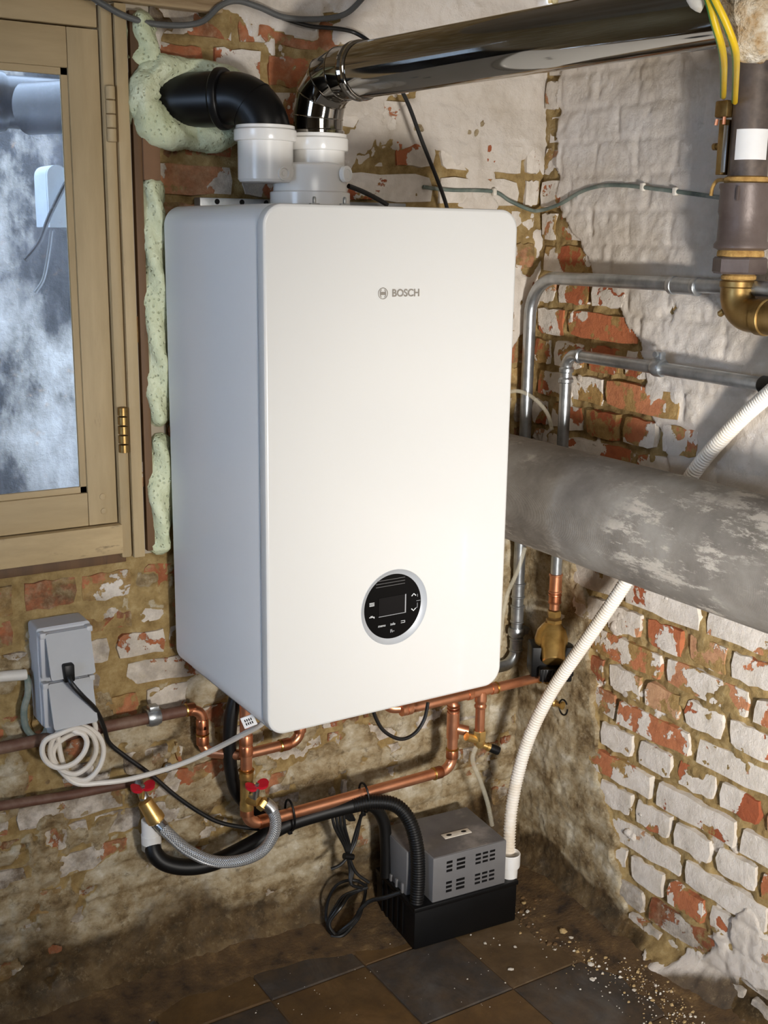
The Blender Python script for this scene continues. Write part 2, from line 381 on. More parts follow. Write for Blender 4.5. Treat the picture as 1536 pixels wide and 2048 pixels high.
def lathe(prof, org=(0, 0, 0), axis=(0, 0, 1), seg=40, hexn=False):
    ax = np.array(axis, float); ax /= np.linalg.norm(ax); up = np.array([0, 0, 1.0]) if abs(ax[2]) < 0.9 else np.array([0, 1.0, 0])
    N = np.cross(up, ax); N /= np.linalg.norm(N); Bn = np.cross(ax, N); V = []; Fc = []; O = np.array(org, float)
    k = len(prof)
    for t, r in prof:
        for j in range(seg):
            a = 2 * PI * j / seg; V.append(O + ax * t + r * (math.cos(a) * N + math.sin(a) * Bn))
    for i in range(k - 1):
        for j in range(seg): Fc.append((i * seg + j, i * seg + (j + 1) % seg, (i + 1) * seg + (j + 1) % seg, (i + 1) * seg + j))
    if prof[0][1] > 1e-6: Fc.append(tuple(range(seg))[::-1])
    if prof[-1][1] > 1e-6: Fc.append(tuple((k - 1) * seg + j for j in range(seg)))
    return V, Fc
def hexnut(org, axis, r, h): return lathe([(0, r * .93), (h * .12, r), (h * .88, r), (h, r * .93)], org, axis, 6)
def collar(org, axis, r, L, lip=0.0016):
    return lathe([(-L / 2, r * .99), (-L / 2, r + .001), (-L / 2 + lip * 1.2, r + lip * 1.6), (-L / 2 + lip * 2.6, r + lip * 1.6), (-L / 2 + lip * 3.6, r + .0009), (L / 2 - lip * 3.6, r + .0009),
                  (L / 2 - lip * 2.6, r + lip * 1.6), (L / 2 - lip * 1.2, r + lip * 1.6), (L / 2, r + .001), (L / 2, r * .99)], org, axis, 24)
def prism(poly, axis, a, b):
    # poly: 2D points; axis 'y': (x,z) extruded in y, 'z': (x,y) in z, 'x': (y,z) in x
    f = {'y': lambda p, t: (p[0], t, p[1]), 'z': lambda p, t: (p[0], p[1], t), 'x': lambda p, t: (t, p[0], p[1])}[axis]; n = len(poly)
    V = [f(p, a) for p in poly] + [f(p, b) for p in poly]
    Fc = [tuple(range(n)), tuple(range(2 * n - 1, n - 1, -1))] + [(i, i + n, (i + 1) % n + n, (i + 1) % n) for i in range(n)]
    return V, Fc
def rrect(x0, x1, z0, z1, r, n=10):
    out = []
    for cx, cz, a0 in ((x1 - r, z1 - r, 0), (x0 + r, z1 - r, 90), (x0 + r, z0 + r, 180), (x1 - r, z0 + r, 270)):
        for i in range(n + 1):
            a = math.radians(a0 + 90 * i / n); out.append((cx + r * math.cos(a), cz + r * math.sin(a)))
    return out
_rt = np.random.RandomState(3).rand(8, 256, 256)
def vnoise(x, y, k=0):
    x = np.asarray(x, float); y = np.asarray(y, float); xi = np.floor(x).astype(int); yi = np.floor(y).astype(int); fx = x - xi; fy = y - yi
    fx = fx * fx * (3 - 2 * fx); fy = fy * fy * (3 - 2 * fy); t = _rt[k % 8]
    g = lambda a, b: t[a & 255, b & 255]
    return (g(xi, yi) * (1 - fx) + g(xi + 1, yi) * fx) * (1 - fy) + (g(xi, yi + 1) * (1 - fx) + g(xi + 1, yi + 1) * fx) * fy
def fbm(x, y, s, oct=4, k=0):
    v = 0; a = 0.5; tot = 0
    for i in range(oct): v = v + a * vnoise(np.asarray(x) * s * 2 ** i + 17.3 * i + 31 * k, np.asarray(y) * s * 2 ** i + 9.1 * i + 13 * k, k + i); tot += a; a *= .55
    return v / tot
def sst(v, a, b): 
    t = np.clip((v - a) / (b - a), 0, 1); return t * t * (3 - 2 * t)

# ================================================================== THE SETTING
def brick_mesh(L, H, D, seed):
    rg = random.Random(seed); nx, nz = 6, 3; V = []; Fc = []
    for j in range(nz):
        for i in range(nx):
            x = -L / 2 + L * i / (nx - 1); z = -H / 2 + H * j / (nz - 1); bx = i in (0, nx - 1); bz = j in (0, nz - 1)
            ins = rg.choice((.0005, .0012, .002, .0045))
            if bx: x -= math.copysign(ins + .001, x)
            if bz: z -= math.copysign(ins, z)
            if bx and bz: q = rg.uniform(.001, .006); x -= math.copysign(q, x); z -= math.copysign(q * .6, z)
            if not bx: x += rg.uniform(-.006, .006)
            V.append((x, rg.uniform(-.0018, .0018) + (.0012 if bx or bz else -.0006), z))
    for j in range(nz - 1):
        for i in range(nx - 1):
            a = j * nx + i; Fc.append((a, a + 1, a + nx + 1, a + nx))
    ring = [i for i in range(nx)] + [j * nx + nx - 1 for j in range(1, nz)] + [(nz - 1) * nx + i for i in range(nx - 2, -1, -1)] + [j * nx for j in range(nz - 2, 0, -1)]
    k = len(V)
    for i in ring:
        x, y, z = V[i]; V.append((x * (1 + .0015 / max(abs(x), .01)), D, z * (1 + .0012 / max(abs(z), .008))))
    for i in range(len(ring)):
        a, b = ring[i], ring[(i + 1) % len(ring)]; Fc.append((b, a, k + i, k + (i + 1) % len(ring)))
    me = bpy.data.meshes.new('brick'); me.from_pydata(V, [], Fc); me.polygons.foreach_set('use_smooth', [True] * len(me.polygons)); me.update()
    me.set_sharp_from_angle(angle=.5); me.materials.append(MT['brick']); return me
STRETCH = [brick_mesh(0.195, 0.0525, 0.022, i) for i in range(7)]
HEADER = [brick_mesh(0.093, 0.0525, 0.022, 50 + i) for i in range(6)]
PITCH = 0.0613

def grid_sheet(s0, s1, z0, z1, step, hfun, keep, place, extra):
    ns = int(round((s1 - s0) / step)); nz = int(round((z1 - z0) / step))
    s = np.linspace(s0, s1, ns + 1); z = np.linspace(z0, z1, nz + 1); SS, ZZ = np.meshgrid(s, z)
    h, at = hfun(SS, ZZ); V = place(SS, ZZ, h).reshape(-1, 3)
    idx = np.arange((ns + 1) * (nz + 1)).reshape(nz + 1, ns + 1)
    q = np.stack([idx[:-1, :-1], idx[:-1, 1:], idx[1:, 1:], idx[1:, :-1]], -1).reshape(-1, 4)
    cs = (SS[:-1, :-1] + step / 2).ravel(); cz = (ZZ[:-1, :-1] + step / 2).ravel(); q = q[keep(cs, cz)]
    ev = np.array(extra[0], float).reshape(-1, 3); eq = np.array(extra[1], int).reshape(-1, 4) + len(V)
    VV = np.vstack([V, ev]); QQ = np.vstack([q, eq])
    at = {k: np.r_[v.ravel(), np.full(len(ev), extra[2][k])] for k, v in at.items()}
    return VV, QQ, at
def sheet_object(name, VV, QQ, at, mt):
    me = bpy.data.meshes.new(name); me.vertices.add(len(VV)); me.vertices.foreach_set('co', VV.ravel())
    me.loops.add(QQ.size); me.loops.foreach_set('vertex_index', QQ.ravel().astype(np.int32))
    me.polygons.add(len(QQ)); me.polygons.foreach_set('loop_start', (np.arange(len(QQ)) * 4).astype(np.int32))
    me.polygons.foreach_set('use_smooth', np.ones(len(QQ), bool)); me.update(calc_edges=True)
    for k, v in at.items():
        a = me.attributes.new(k, 'FLOAT', 'POINT'); a.data.foreach_set('value', v.astype(np.float32))
    me.materials.append(MT[mt]); o = bpy.data.objects.new(name, me); COL.objects.link(o); o['kind'] = 'structure'
    return o

# ---- back wall (y = 0). s = x
ZA0 = 0.736
def coursesA(k): return ZA0 + PITCH * k if k >= 0 else ZA0 + 0.0555 * k
KA = range(-14, 19)
def layoutA():
    out = []
    for k in KA:
        zlo, zhi = coursesA(k), coursesA(k + 1)
        if k % 2 == 0:
            x = -0.462 + (0.0 if k % 4 == 0 else 0.051)
            while x < 0.80: out.append((x, min(x + 0.1015, 0.80), zlo, zhi)); x += 0.1015
        else:
            x = -0.497 + (0.0 if k % 4 == 1 else 0.03)
            while x < 0.80: out.append((x, min(x + 0.204, 0.80), zlo, zhi)); x += 0.204
    return out
BRA = layoutA()
def jointmask(SS, ZZ, bricks):
    # 1 on brick faces, 0 in joints
    mk = np.zeros_like(SS)
    for (a, b, c, d) in bricks:
        i = (SS > a + .004) & (SS < b - .004) & (ZZ > c + .004) & (ZZ < d - .004); mk[i] = 1
    return mk
def maskA(SS, ZZ):
    n1 = fbm(SS, ZZ, 9, 5, 1); n2 = fbm(SS, ZZ, 22, 4, 2)
    w = np.zeros_like(SS)
    # whitewash above the boiler, thicker towards the right corner and along the top
    up = sst(ZZ, 1.36, 1.42)
    w = np.maximum(w, up * (0.26 + 0.36 * sst(SS, 0.22, 0.36)))
    w = np.maximum(w, up * 0.85 * sst(ZZ + 0.25 * (SS - 0.1), 1.70, 1.74) * sst(SS, 0.06, 0.14))
    # beside the boiler
    w = np.maximum(w, 0.55 * sst(SS, 0.50, 0.56) * sst(ZZ, 0.72, 0.8) * (1 - up))
    cov = sst(w + (n1 - .5) * 1.5 + (n2 - .5) * .5, 0.47, 0.60)
    band = 0.52 + 0.10 * (fbm(SS, ZZ * 0 + 3, 5, 3, 4) - .5)
    ce = 0.36 + 0.26 * sst(ZZ, band + 0.12, band - 0.04) + 0.30 * sst(ZZ, 0.30, 0.12)
    ce = ce * sst(ZZ, 0.86, 0.74)
    ce = np.maximum(ce, 0.85 * sst(SS, 0.42, 0.50) * sst(ZZ, 0.80, 0.70))
    covc = sst(ce + (n1 - .5) * 1.2 + (n2 - .5) * 1.1, 0.48, 0.60)
    return w, cov, ce, covc
def sm(a):
    b = a.copy()
    for _ in range(2): b[1:-1, 1:-1] = (b[1:-1, 1:-1] + b[:-2, 1:-1] + b[2:, 1:-1] + b[1:-1, :-2] + b[1:-1, 2:]) / 5
    return b
def hA(SS, ZZ):
    jm = jointmask(SS, ZZ, BRA); w, cov, ce, covc = maskA(SS, ZZ)
    f1 = fbm(SS, ZZ, 30, 4, 3); f2 = fbm(SS, ZZ, 7, 3, 5)
    h = -0.0055 + 0.013 * (f1 - .5) + 0.004 * (f2 - .5)
    h = h * (1 - cov) + cov * (0.0035 + 0.010 * (f1 - .5) + .008 * (f2 - .5) - 0.002 * (1 - sm(jm)))
    h = h * (1 - covc) + covc * (0.005 + 0.016 * (fbm(SS * .7, ZZ, 26, 5, 6) - .5) + .007 * (fbm(SS, ZZ, 85, 3, 2) - .5) + 0.010 * (f2 - .5) - 0.0065 * (1 - sm(jm)) * sst(ZZ, .05, .2))
    h = h + 0.03 * sst(ZZ, 0.06, 0.0) * (0.5 + f2)
    di = 0.80 * sst(ZZ + (f2 - .5) * .22, 0.24, 0.03) + 0.25 * sst(SS, -0.02, -0.25) * sst(ZZ, .5, .3) + .34 * sst(SS, .34, .22) * sst(ZZ, 1.34, 1.40) + .35 * sst(SS, .16, .06) * sst(ZZ, 1.65, 1.68)
    return h, {'white': np.maximum(cov * 0.95, w * .25), 'cement': np.maximum(covc, 0.1 * (ZZ < .8)), 'dirt': di}
XL, XR, YF, ZC = -2.3, 0.80, -3.4, 2.15
WX0, WX1, WZ0, WZ1 = -0.76, -0.004, 0.822, 1.70
ex = [(XL, 0, 0), (-.5, 0, 0), (-.5, 0, WZ0), (XL, 0, WZ0), (WX0, 0, WZ0), (WX0, 0, 1.80), (XL, 0, 1.80), (XL, 0, ZC), (XR, 0, ZC), (XR, 0, 1.80), (WX0, 0, WZ1), (-.5, 0, WZ1), (-.5, 0, 1.80)]
eq = [(0, 1, 2, 3), (3, 4, 5, 6), (6, 9, 8, 7), (10, 11, 12, 5)]
V_, Q_, A_ = grid_sheet(-0.5, 0.824, 0.0, 1.80, 0.004, hA, lambda s, z: ~((s < WX1) & (z > WZ0) & (z < WZ1)),
                        lambda s, z, h: np.stack([s, -h, z], -1), (ex, eq, {'white': 0.4, 'cement': 0.5, 'dirt': 0.1}))
wall_back = sheet_object('wall_back', V_, Q_, A_, 'mortar')
wall_back['label'] = 'back wall of worn red brick behind the white boiler'
def put_brick(parent, meshes, loc, rz, sx, sz, paint, grime, tone, rg, smear=.25):
    o = bpy.data.objects.new('brick', rg.choice(meshes)); COL.objects.link(o); o.parent = parent
    o.location = loc; o.rotation_euler = (rg.uniform(-.02, .02), rg.uniform(-.012, .012), rz + rg.uniform(-.012, .012)); o.scale = (sx, 1, sz)
    o['paint'] = paint; o['grime'] = grime; o['tone'] = tone; o['smear'] = smear
    return o
rg = random.Random(11)
for (a, b, c, d) in BRA:
    cx, cz, L, H = (a + b) / 2, (c + d) / 2, b - a - .0095, d - c - .0088
    if cz < 0 or cz > 1.80 or L < .02 or b < -0.36: continue
    if cx < 0.03 and 0.80 < cz < 1.72:
        a = max(a, 0.006); L = b - a - .006; cx = (a + b) / 2
        if L < .02: continue
    if a > 0.05 and b < 0.42 and 0.70 < cz < 1.36: continue
    w, cov, ce, covc = maskA(np.linspace(a, b, 9)[None, :].repeat(5, 0), np.linspace(c, d, 5)[:, None].repeat(9, 1))
    if np.minimum(np.maximum(cov, covc), 1).min() > .93: continue
    sme = .35
    if cz > 1.36: paint = rg.uniform(.42, .74) if cx < .3 else rg.uniform(.65, .95); grime = (rg.uniform(.2, .6) if cx < .3 else rg.uniform(0, .25)) + (.3 if cx < .08 else 0)
    elif cz > .52: paint = rg.uniform(.30, .78); grime = rg.uniform(.40, .95); sme = rg.uniform(.3, .95)
    else: paint = rg.uniform(.45, .85); grime = rg.uniform(.75, 1); sme = rg.uniform(.5, 1)
    put_brick(wall_back, STRETCH if L > .13 else HEADER, (cx + rg.uniform(-.003, .003), rg.uniform(-.004, .005), cz + rg.uniform(-.002, .002)), 0, L / (.195 if L > .13 else .093), H / .0525, paint, grime, rg.random() * (.75 if cz < .85 else 1), rg, sme)

# ---- right wall (x = 0.8). s = -y
ZB0 = 0.672
def layoutB():
    out = []
    for k in range(-11, 19):
        zlo, zhi = ZB0 + PITCH * k, ZB0 + PITCH * (k + 1)
        if k % 2 == 0:
            s = (-0.108 if k % 4 == 0 else -0.194)
            while s < 1.0: out.append((max(s, 0), s + .204, zlo, zhi)); s += .204
        else:
            s = -0.048 + (0 if k % 4 == 3 else .006)
            while s < 1.0: out.append((max(s, 0), s + .1025, zlo, zhi)); s += .1025
    return out
BRB = layoutB()
def maskB(SS, ZZ):
    n1 = fbm(SS, ZZ, 8, 5, 2); n2 = fbm(SS, ZZ, 26, 4, 4)
    edge = np.interp(ZZ.ravel(), [0.86, 0.95, 1.05, 1.17, 1.26, 1.33, 1.42, 1.8], [0.43, .40, .33, .31, .20, .13, .05, .03]).reshape(ZZ.shape)
    w = sst(SS - edge, -0.05, 0.05) * sst(ZZ, 0.80, 0.92) * 1.15
    w = np.maximum(w, 0.26 + 0.10 * sst(SS, .3, .5))
    cov = sst(w + (n1 - .5) * 1.5 + (n2 - .5) * .5, 0.50, 0.62)
    eb = np.interp(ZZ.ravel(), [0.0, 0.12, 0.3, 0.45, 0.62, 0.75, 0.9], [.40, .36, .26, .24, .22, .16, .08]).reshape(ZZ.shape)
    ce = 1.05 * sst(SS - eb, 0.07, -0.07) * sst(ZZ, 0.98, .78)
    covc = sst(ce + (n1 - .5) * 1.1 + (n2 - .5) * .6, 0.46, 0.60)
    low = sst(ZZ, .30, .22) * sst(SS, .28, .36)      # thick whitewash near the floor
    cov = np.maximum(cov, sst(low * .34 + (n1 - .5) * 1.3, .46, .54))
    return w, cov, ce, covc
def hB(SS, ZZ):
    jm = jointmask(SS, ZZ, BRB); w, cov, ce, covc = maskB(SS, ZZ)
    f1 = fbm(SS, ZZ, 34, 4, 1); f2 = fbm(SS, ZZ, 6, 3, 3)
    h = -0.0070 + 0.022 * (f1 - .5) + 0.006 * (f2 - .5)
    h = h * (1 - cov) + cov * (0.0035 + 0.008 * (f1 - .5) + .010 * (f2 - .5) - 0.0040 * (1 - sm(jm)) + .004 * (fbm(SS, ZZ, 90, 3, 2) - .5))
    h = h * (1 - covc) + covc * (0.006 + 0.010 * (fbm(SS, ZZ * .8, 24, 4, 6) - .5) + 0.012 * (f2 - .5) + .006 * (fbm(SS, ZZ, 80, 3, 1) - .5))
    h = h + 0.035 * sst(ZZ, 0.055, 0.0) * (0.5 + f2)
    di = 0.95 * sst(ZZ + (f2 - .5) * .14 - .02 * sst(SS, .50, .34), 0.085, 0.02) 
    return h, {'white': np.where(covc > .5, 0, np.maximum(cov, np.clip(.12 + 1.5 * (fbm(SS, ZZ, 10, 4, 7) - .5), 0, .8))), 'cement': covc, 'dirt': di}
ex = [(XR, -1.0, 0), (XR, YF, 0), (XR, YF, ZC), (XR, 0, ZC), (XR, 0, 1.80), (XR, -1.0, 1.80), (XR, YF, 1.80)]
eq = [(0, 1, 6, 5), (4, 6, 2, 3)]
V_, Q_, A_ = grid_sheet(-0.024, 1.0, 0.0, 1.80, 0.004, hB, lambda s, z: s > -1, lambda s, z, h: np.stack([XR - h, -s, z], -1), (ex, eq, {'white': 0.9, 'cement': 0.0, 'dirt': 0.0}))
wall_right = sheet_object('wall_right', V_, Q_, A_, 'mortar')
wall_right['label'] = 'right wall of flaking whitewashed brick with sandy joints'
rg = random.Random(23)
for (a, b, c, d) in BRB:
    cx, cz, L, H = (a + b) / 2, (c + d) / 2, b - a - .0095, d - c - .0085
    if cz < 0.0 or cz > 1.80 or L < .02 or a > .80: continue
    w, cov, ce, covc = maskB(np.linspace(a, b, 9)[None, :].repeat(5, 0), np.linspace(c, d, 5)[:, None].repeat(9, 1))
    if np.maximum(cov, covc).min() > .93: continue
    sme = rg.uniform(.15, .75)
    if cz < .87: paint = rg.uniform(.50, .92); grime = 0.0 if cx > .26 else .4
    else: paint = rg.uniform(.40, .72); grime = 0.0; sme = rg.uniform(.5, .9)
    if cz > 1.32: paint = .75; sme = .8
    if cz < .12: grime = .7
    put_brick(wall_right, STRETCH if L > .13 else HEADER, (XR + rg.uniform(-.004, .003), -cx, cz), -PI / 2, L / (.195 if L > .13 else .093), H / .0525, paint, grime, rg.random(), rg, sme)

# ---- rest of the shell
def slab(name, geo, mt): o = obj(name, geo, mt, smooth=False); o['kind'] = 'structure'; return o
LY0, LY1, LZ0, LZ1 = -1.35, -0.55, 0.95, 1.65      # opening added out of view, lets blue daylight onto the boiler side
slab('wall_left', join(box(XL - .2, XL, YF, LY0, 0, ZC), box(XL - .2, XL, LY1, 0, 0, ZC), box(XL - .2, XL, LY0, LY1, 0, LZ0), box(XL - .2, XL, LY0, LY1, LZ1, ZC)), 'plaster_plain')
w2 = slab('added_window', join(box(XL - .12, XL - .06, LY0, LY0 + .05, LZ0, LZ1, .004), box(XL - .12, XL - .06, LY1 - .05, LY1, LZ0, LZ1, .004), box(XL - .12, XL - .06, LY0 + .05, LY1 - .05, LZ0, LZ0 + .05, .004), box(XL - .12, XL - .06, LY0 + .05, LY1 - .05, LZ1 - .05, LZ1, .004)), 'cream_v')  # frame for the added opening, never in view
slab('wall_front', box(XL - .2, XR, YF - .2, YF, 0, ZC), 'plaster_plain')
slab('ceiling', box(XL - .2, XR + .2, YF - .2, 0.0, ZC, ZC + .15), 'plaster_plain')
# ---- floor of square tiles, 0.2 m, laid square with the walls
floor = slab('floor', box(XL - .2, XR, YF - .2, 0.0, -0.12, -0.004), 'grout')
floor['label'] = 'cellar floor of worn dark and ochre stone tiles'
def tile_mesh(mt, sd):
    rgt = random.Random(sd); k = 0.0988; b_ = .0025
    V = [(-k, -k, -.012), (k, -k, -.012), (k, k, -.012), (-k, k, -.012), (-k, -k, -.002), (k, -k, -.002), (k, k, -.002), (-k, k, -.002), (-k + b_, -k + b_, 0), (k - b_, -k + b_, 0), (k - b_, k - b_, 0), (-k + b_, k - b_, 0)]
    Fc = [(0, 1, 5, 4), (1, 2, 6, 5), (2, 3, 7, 6), (3, 0, 4, 7), (4, 5, 9, 8), (5, 6, 10, 9), (6, 7, 11, 10), (7, 4, 8, 11), (8, 9, 10, 11)]
    me = bpy.data.meshes.new('tile'); me.from_pydata(V, [], Fc); me.materials.append(MT[mt]); me.update(); return me
TM = {k: tile_mesh(k, 1) for k in ('tile_dark', 'tile_ochre', 'tile_brown')}
rg = random.Random(5)
for i in range(-5, 4):
    for j in range(-6, 1):
        x, y = 0.2 + i * .2, -0.09 + j * .2
        if x > .8: continue
        kind = 'tile_dark' if (i + j) % 2 == 0 else ('tile_ochre' if i < 2 else 'tile_brown')
        if i >= 2 and (i + j) % 2 == 0: kind = 'tile_brown' if j > -2 else 'tile_dark'
        o = bpy.data.objects.new('tile', TM[kind]); COL.objects.link(o); o.parent = floor
        o.location = Vector((x, y, rg.uniform(-.002, 0.0))) - floor.location
        o.rotation_euler = (rg.uniform(-.006, .006), rg.uniform(-.006, .006), rg.uniform(-.004, .004))

# ---- outside the window: light well wall, duct, lamp box
lw = slab('wall_outside', box(-2.2, 0.9, 0.95, 1.1, 0.0, 2.25), 'outside_wall'); lw['label'] = 'mossy outside wall seen through the dirty window pane'
slab('ground_outside', box(-2.2, 0.9, 0.30, 0.95, 0.3, 0.45), 'outside_wall')
# ================================================================== WINDOW
win = thing('window_1', 'cream painted wooden cellar window with a dirty pane', 'window', (-0.40, 0.03, 0.82))
del win['category']; win['kind'] = 'structure'
FY = -0.006
def wbox(name, x0, x1, y0, y1, z0, z1, mt, par=win, bev=.0012): return obj(name, box(x0, x1, y0, y1, z0, z1, bev), mt, par)
wbox('frame_rail', -0.76, -0.09, FY, 0.07, 1.660, 1.697, 'cream_h')                       # head of the outer frame
fs = wbox('frame_stile', -0.066, -0.047, FY - .012, 0.07, 0.815, 1.697, 'cream_v')
wbox('cover_strip', -0.087, -0.067, FY - .008, 0.03, 0.815, 1.697, 'cream_v', win, .006)
wbox('frame_sill', -0.76, -0.085, FY - .012, 0.07, 0.826, 0.876, 'cream_worn')
wbox('jamb_board', -0.040, -0.026, FY - .006, 0.09, 0.822, 1.69, 'brown_wood')
wbox('jamb_board', -0.0465, -0.0405, FY + .006, 0.05, 0.822, 1.69, 'brown_wood', win, .001)
wbox('sill_packing', -0.5, -0.075, FY + .004, 0.06, 0.806, 0.826, 'brown_wood')
sash = wbox('sash_stile', -0.138, -0.089, FY, 0.04, 0.878, 1.657, 'cream_v')
wbox('sash_rail', -0.70, -0.1385, FY, 0.04, 1.598, 1.657, 'cream_h')
wbox('sash_rail', -0.70, -0.1385, FY, 0.04, 0.878, 0.934, 'cream_h')
wbox('sash_stile', -0.75, -0.7005, FY, 0.04, 0.878, 1.657, 'cream_v')
# moulded glazing beads
bead = [(0, 0), (0.010, 0), (0.0105, 0.004), (0.006, 0.008), (0.005, 0.014), (0, 0.016)]
obj('glazing_bead', prism([(-0.138 - a, FY + .006 + b) for a, b in bead], 'z', 0.934, 1.598), 'cream_v', win)
obj('glazing_bead', prism([(FY + .006 + b, 0.934 + a) for a, b in bead], 'x', -0.70, -0.138), 'cream_h', win)
obj('glazing_bead', prism([(FY + .006 + b, 1.598 - a) for a, b in bead], 'x', -0.70, -0.138), 'cream_h', win)
obj('pane', box(-0.70, -0.137, 0.016, 0.019, 0.936, 1.60), 'dirty_glass', win, smooth=False)
h1 = obj('hinge', join(*[lathe([(0, .005), (.001, .0075), (.0195, .0075), (.0205, .005)], (-0.077, FY - .0105, 1.492 + .021 * i), seg=16) for i in range(4)]), 'cream_v', win)
h2 = obj('hinge', join(*[lathe([(0, .005), (.001, .0080), (.0135, .0080), (.0145, .005)], (-0.077, FY - .0108, 0.998 + .0155 * i), seg=16) for i in range(5)]), 'old_brass', win)
for zz, xx in ((0.925, -0.113), (0.900, -0.112)): obj('dowel', lathe([(0, .0055), (.0015, .0055), (.0022, .004)], (xx, FY, zz), (0, -1, 0), 16), 'cream_h', win)
beam = slab('trim_1', box(-0.80, 0.118, -0.016, 0.02, 1.700, 1.80, .004), 'beam'); beam['label'] = 'pale rough beam over the window'
slab('trim_2', box(-0.045, 0.004, 0.0, 0.20, 0.815, 1.70), 'plaster_plain')   # reveal behind the foam
tag(obj('packing_block', box(-0.026, 0.003, -0.016, 0.06, 1.437, 1.532, .002), 'cardboard'), 'flat brown wooden packing piece set between the foam beads', 'wood block')
# outside things seen through the pane
od = thing('outside_duct', 'black duct outside the window pane, running left', 'duct', (-0.45, 0.32, 1.52))
obj('pipe', tube([(-0.9, .32, 1.575), (-0.02, .32, 1.575)], .045, 28), 'black_duct', od)
obj('collar', lathe([(-.02, .045), (-.02, .050), (-.012, .0515), (-.004, .050), (.004, .0515), (.012, .050), (.012, .045)], (-0.165, .32, 1.575), (1, 0, 0), 32), 'black_duct', od)
ob = thing('wall_lamp', 'pale rounded plastic box fixed outside behind the glass', 'box', PA(100, 455, .5))
c0, c1 = PA(66, 330, .5), PA(125, 455, .5)
pz0, pz1, px0, px1 = c1[2], c0[2], c0[0] + .012, c1[0]
pr_ = [(px0, pz0), (px1, pz0)] + [(px1 - .02 + .02 * math.cos(a), pz1 - .02 + .02 * math.sin(a)) for a in np.linspace(0, PI / 2, 6)] + [(px0 + .02 + .02 * math.cos(a), pz1 - .02 + .02 * math.sin(a)) for a in np.linspace(PI / 2, PI, 6)]
obj('housing', prism(pr_, 'y', .46, .54), 'outdoor_box', ob)
obj('cover', prism([(px0 + (x - px0) * .98 + .0005, z) for x, z in pr_], 'y', .452, .46), 'outdoor_box', ob)
tag(obj('outdoor_cable', tube(catmull([PA(70, 585, .5), PA(86, 560, .5), PA(95, 520, .5), PA(103, 462, .5)], 6), .0035, 8), 'grey_cable'), 'thin pale cable hanging below the outdoor box behind the glass', 'cable')
tag(obj('outdoor_cable', tube(catmull([PA(50, 520, .44), PA(78, 485, .44), PA(100, 430, .44), PA(135, 360, .44), PA(170, 300, .44)], 6), .0045, 8), 'black_cable'), 'dark cable crossing diagonally in front of the outdoor box', 'cable')

# ================================================================== FOAM
def nz3(p, s, k): return float(fbm(np.array([p[0] + p[1] * 1.7]), np.array([p[2] - p[1] * 1.3]), s, 4, k)[0])
def foam_bead(name, pts, rs, label, seed, flat=.8):
    P = resample(catmull(pts, 8), .006); R_ = np.interp(np.linspace(0, 1, len(P)), np.linspace(0, 1, len(rs)), rs)
    rfun = lambda i, a, p: (0.78 + 0.55 * nz3((p[0] + .02 * math.cos(a), p[1] + .02 * math.sin(a), p[2]), 45, seed)) * (1 + .18 * math.sin(3 * a + i * .3))
    R2 = list(R_); R2[0] *= .35; R2[-1] *= .35; R2[1] *= .75; R2[-2] *= .75
    return tag(obj(name, tube(P, R2, 26, rf=rfun), 'foam', sharp=None), label, 'foam', 'expanding foam around the window and duct')
foam_bead('expanding_foam', [PA(285, 22), PA(281, 60), PA(290, 95), PA(284, 142)], [.020, .024, .021, .020], 'short upper bead of pale green foam beside the window head', 1)
foam_bead('expanding_foam', [PA(300, 352), PA(306, 430), PA(309, 560), PA(313, 700), PA(317, 852)], [.018, .020, .021, .022, .020], 'long pale green foam bead left of the boiler', 2)
foam_bead('expanding_foam', [PA(315, 866), PA(321, 930), PA(318, 1000), PA(318, 1075), PA(318, 1108)], [.017, .021, .021, .021, .017], 'lowest pale green foam bead ending at the sill', 3)
# foam ring round the inlet duct
DW = PA(352, 203); ring = []
for a in np.linspace(0, 2 * PI, 40, endpoint=False):
    rx = .066 + .010 * math.cos(2 * a); ring.append((DW[0] + .026 + (rx + .012) * math.cos(a), -.012 - .02 * max(0, math.cos(a)), DW[2] + (rx - .004) * math.sin(a)))
tag(obj('expanding_foam', tube(catmull(ring, 4, True), .0215, 26, closed=True, rf=lambda i, a, p: (0.55 + 0.75 * nz3((p[0] + .02 * math.cos(a), p[1] + .02 * math.sin(a), p[2]), 48, 5)) * (1.0 + .30 * sst(DW[0] - p[0], -.02, .03) - .30 * sst(p[2] - DW[2], .01, .05) + .15 * sst(DW[2] - p[2], .01, .05))), 'foam', sharp=None),
    'lumpy ring of pale green foam around the black duct', 'foam', 'expanding foam around the window and duct')

# ================================================================== BOILER
ZB, ZT, BW = 0.615, 1.3974, 0.44
boi = thing('boiler', 'white wall-hung gas boiler with a round black control panel', 'boiler', (BW / 2, -0.2, ZB))
def loft(rings, cap0=True, cap1=True):
    V = []; Fc = []; n = len(rings[0])
    for r in rings: V += r
    for i in range(len(rings) - 1):
        for j in range(n): Fc.append((i * n + j, i * n + (j + 1) % n, (i + 1) * n + (j + 1) % n, (i + 1) * n + j))
    if cap0: Fc.append(tuple(range(n))[::-1])
    if cap1: Fc.append(tuple((len(rings) - 1) * n + j for j in range(n)))
    return V, Fc
def brr(y, ins, r=.031): return [(x, y, z) for x, z in rrect(ins, BW - ins, ZB + ins, ZT - ins, max(r - ins, .004), 14)]
obj('casing', loft([brr(-.028, .0015), brr(-.030, 0), brr(-.3665, 0), brr(-.3690, .0012), brr(-.3705, .004), brr(-.3712, .007)]), 'enamel_side', boi, sharp=.5)
CP = np.array([0.2235, 0.7865]); CR = 0.0615
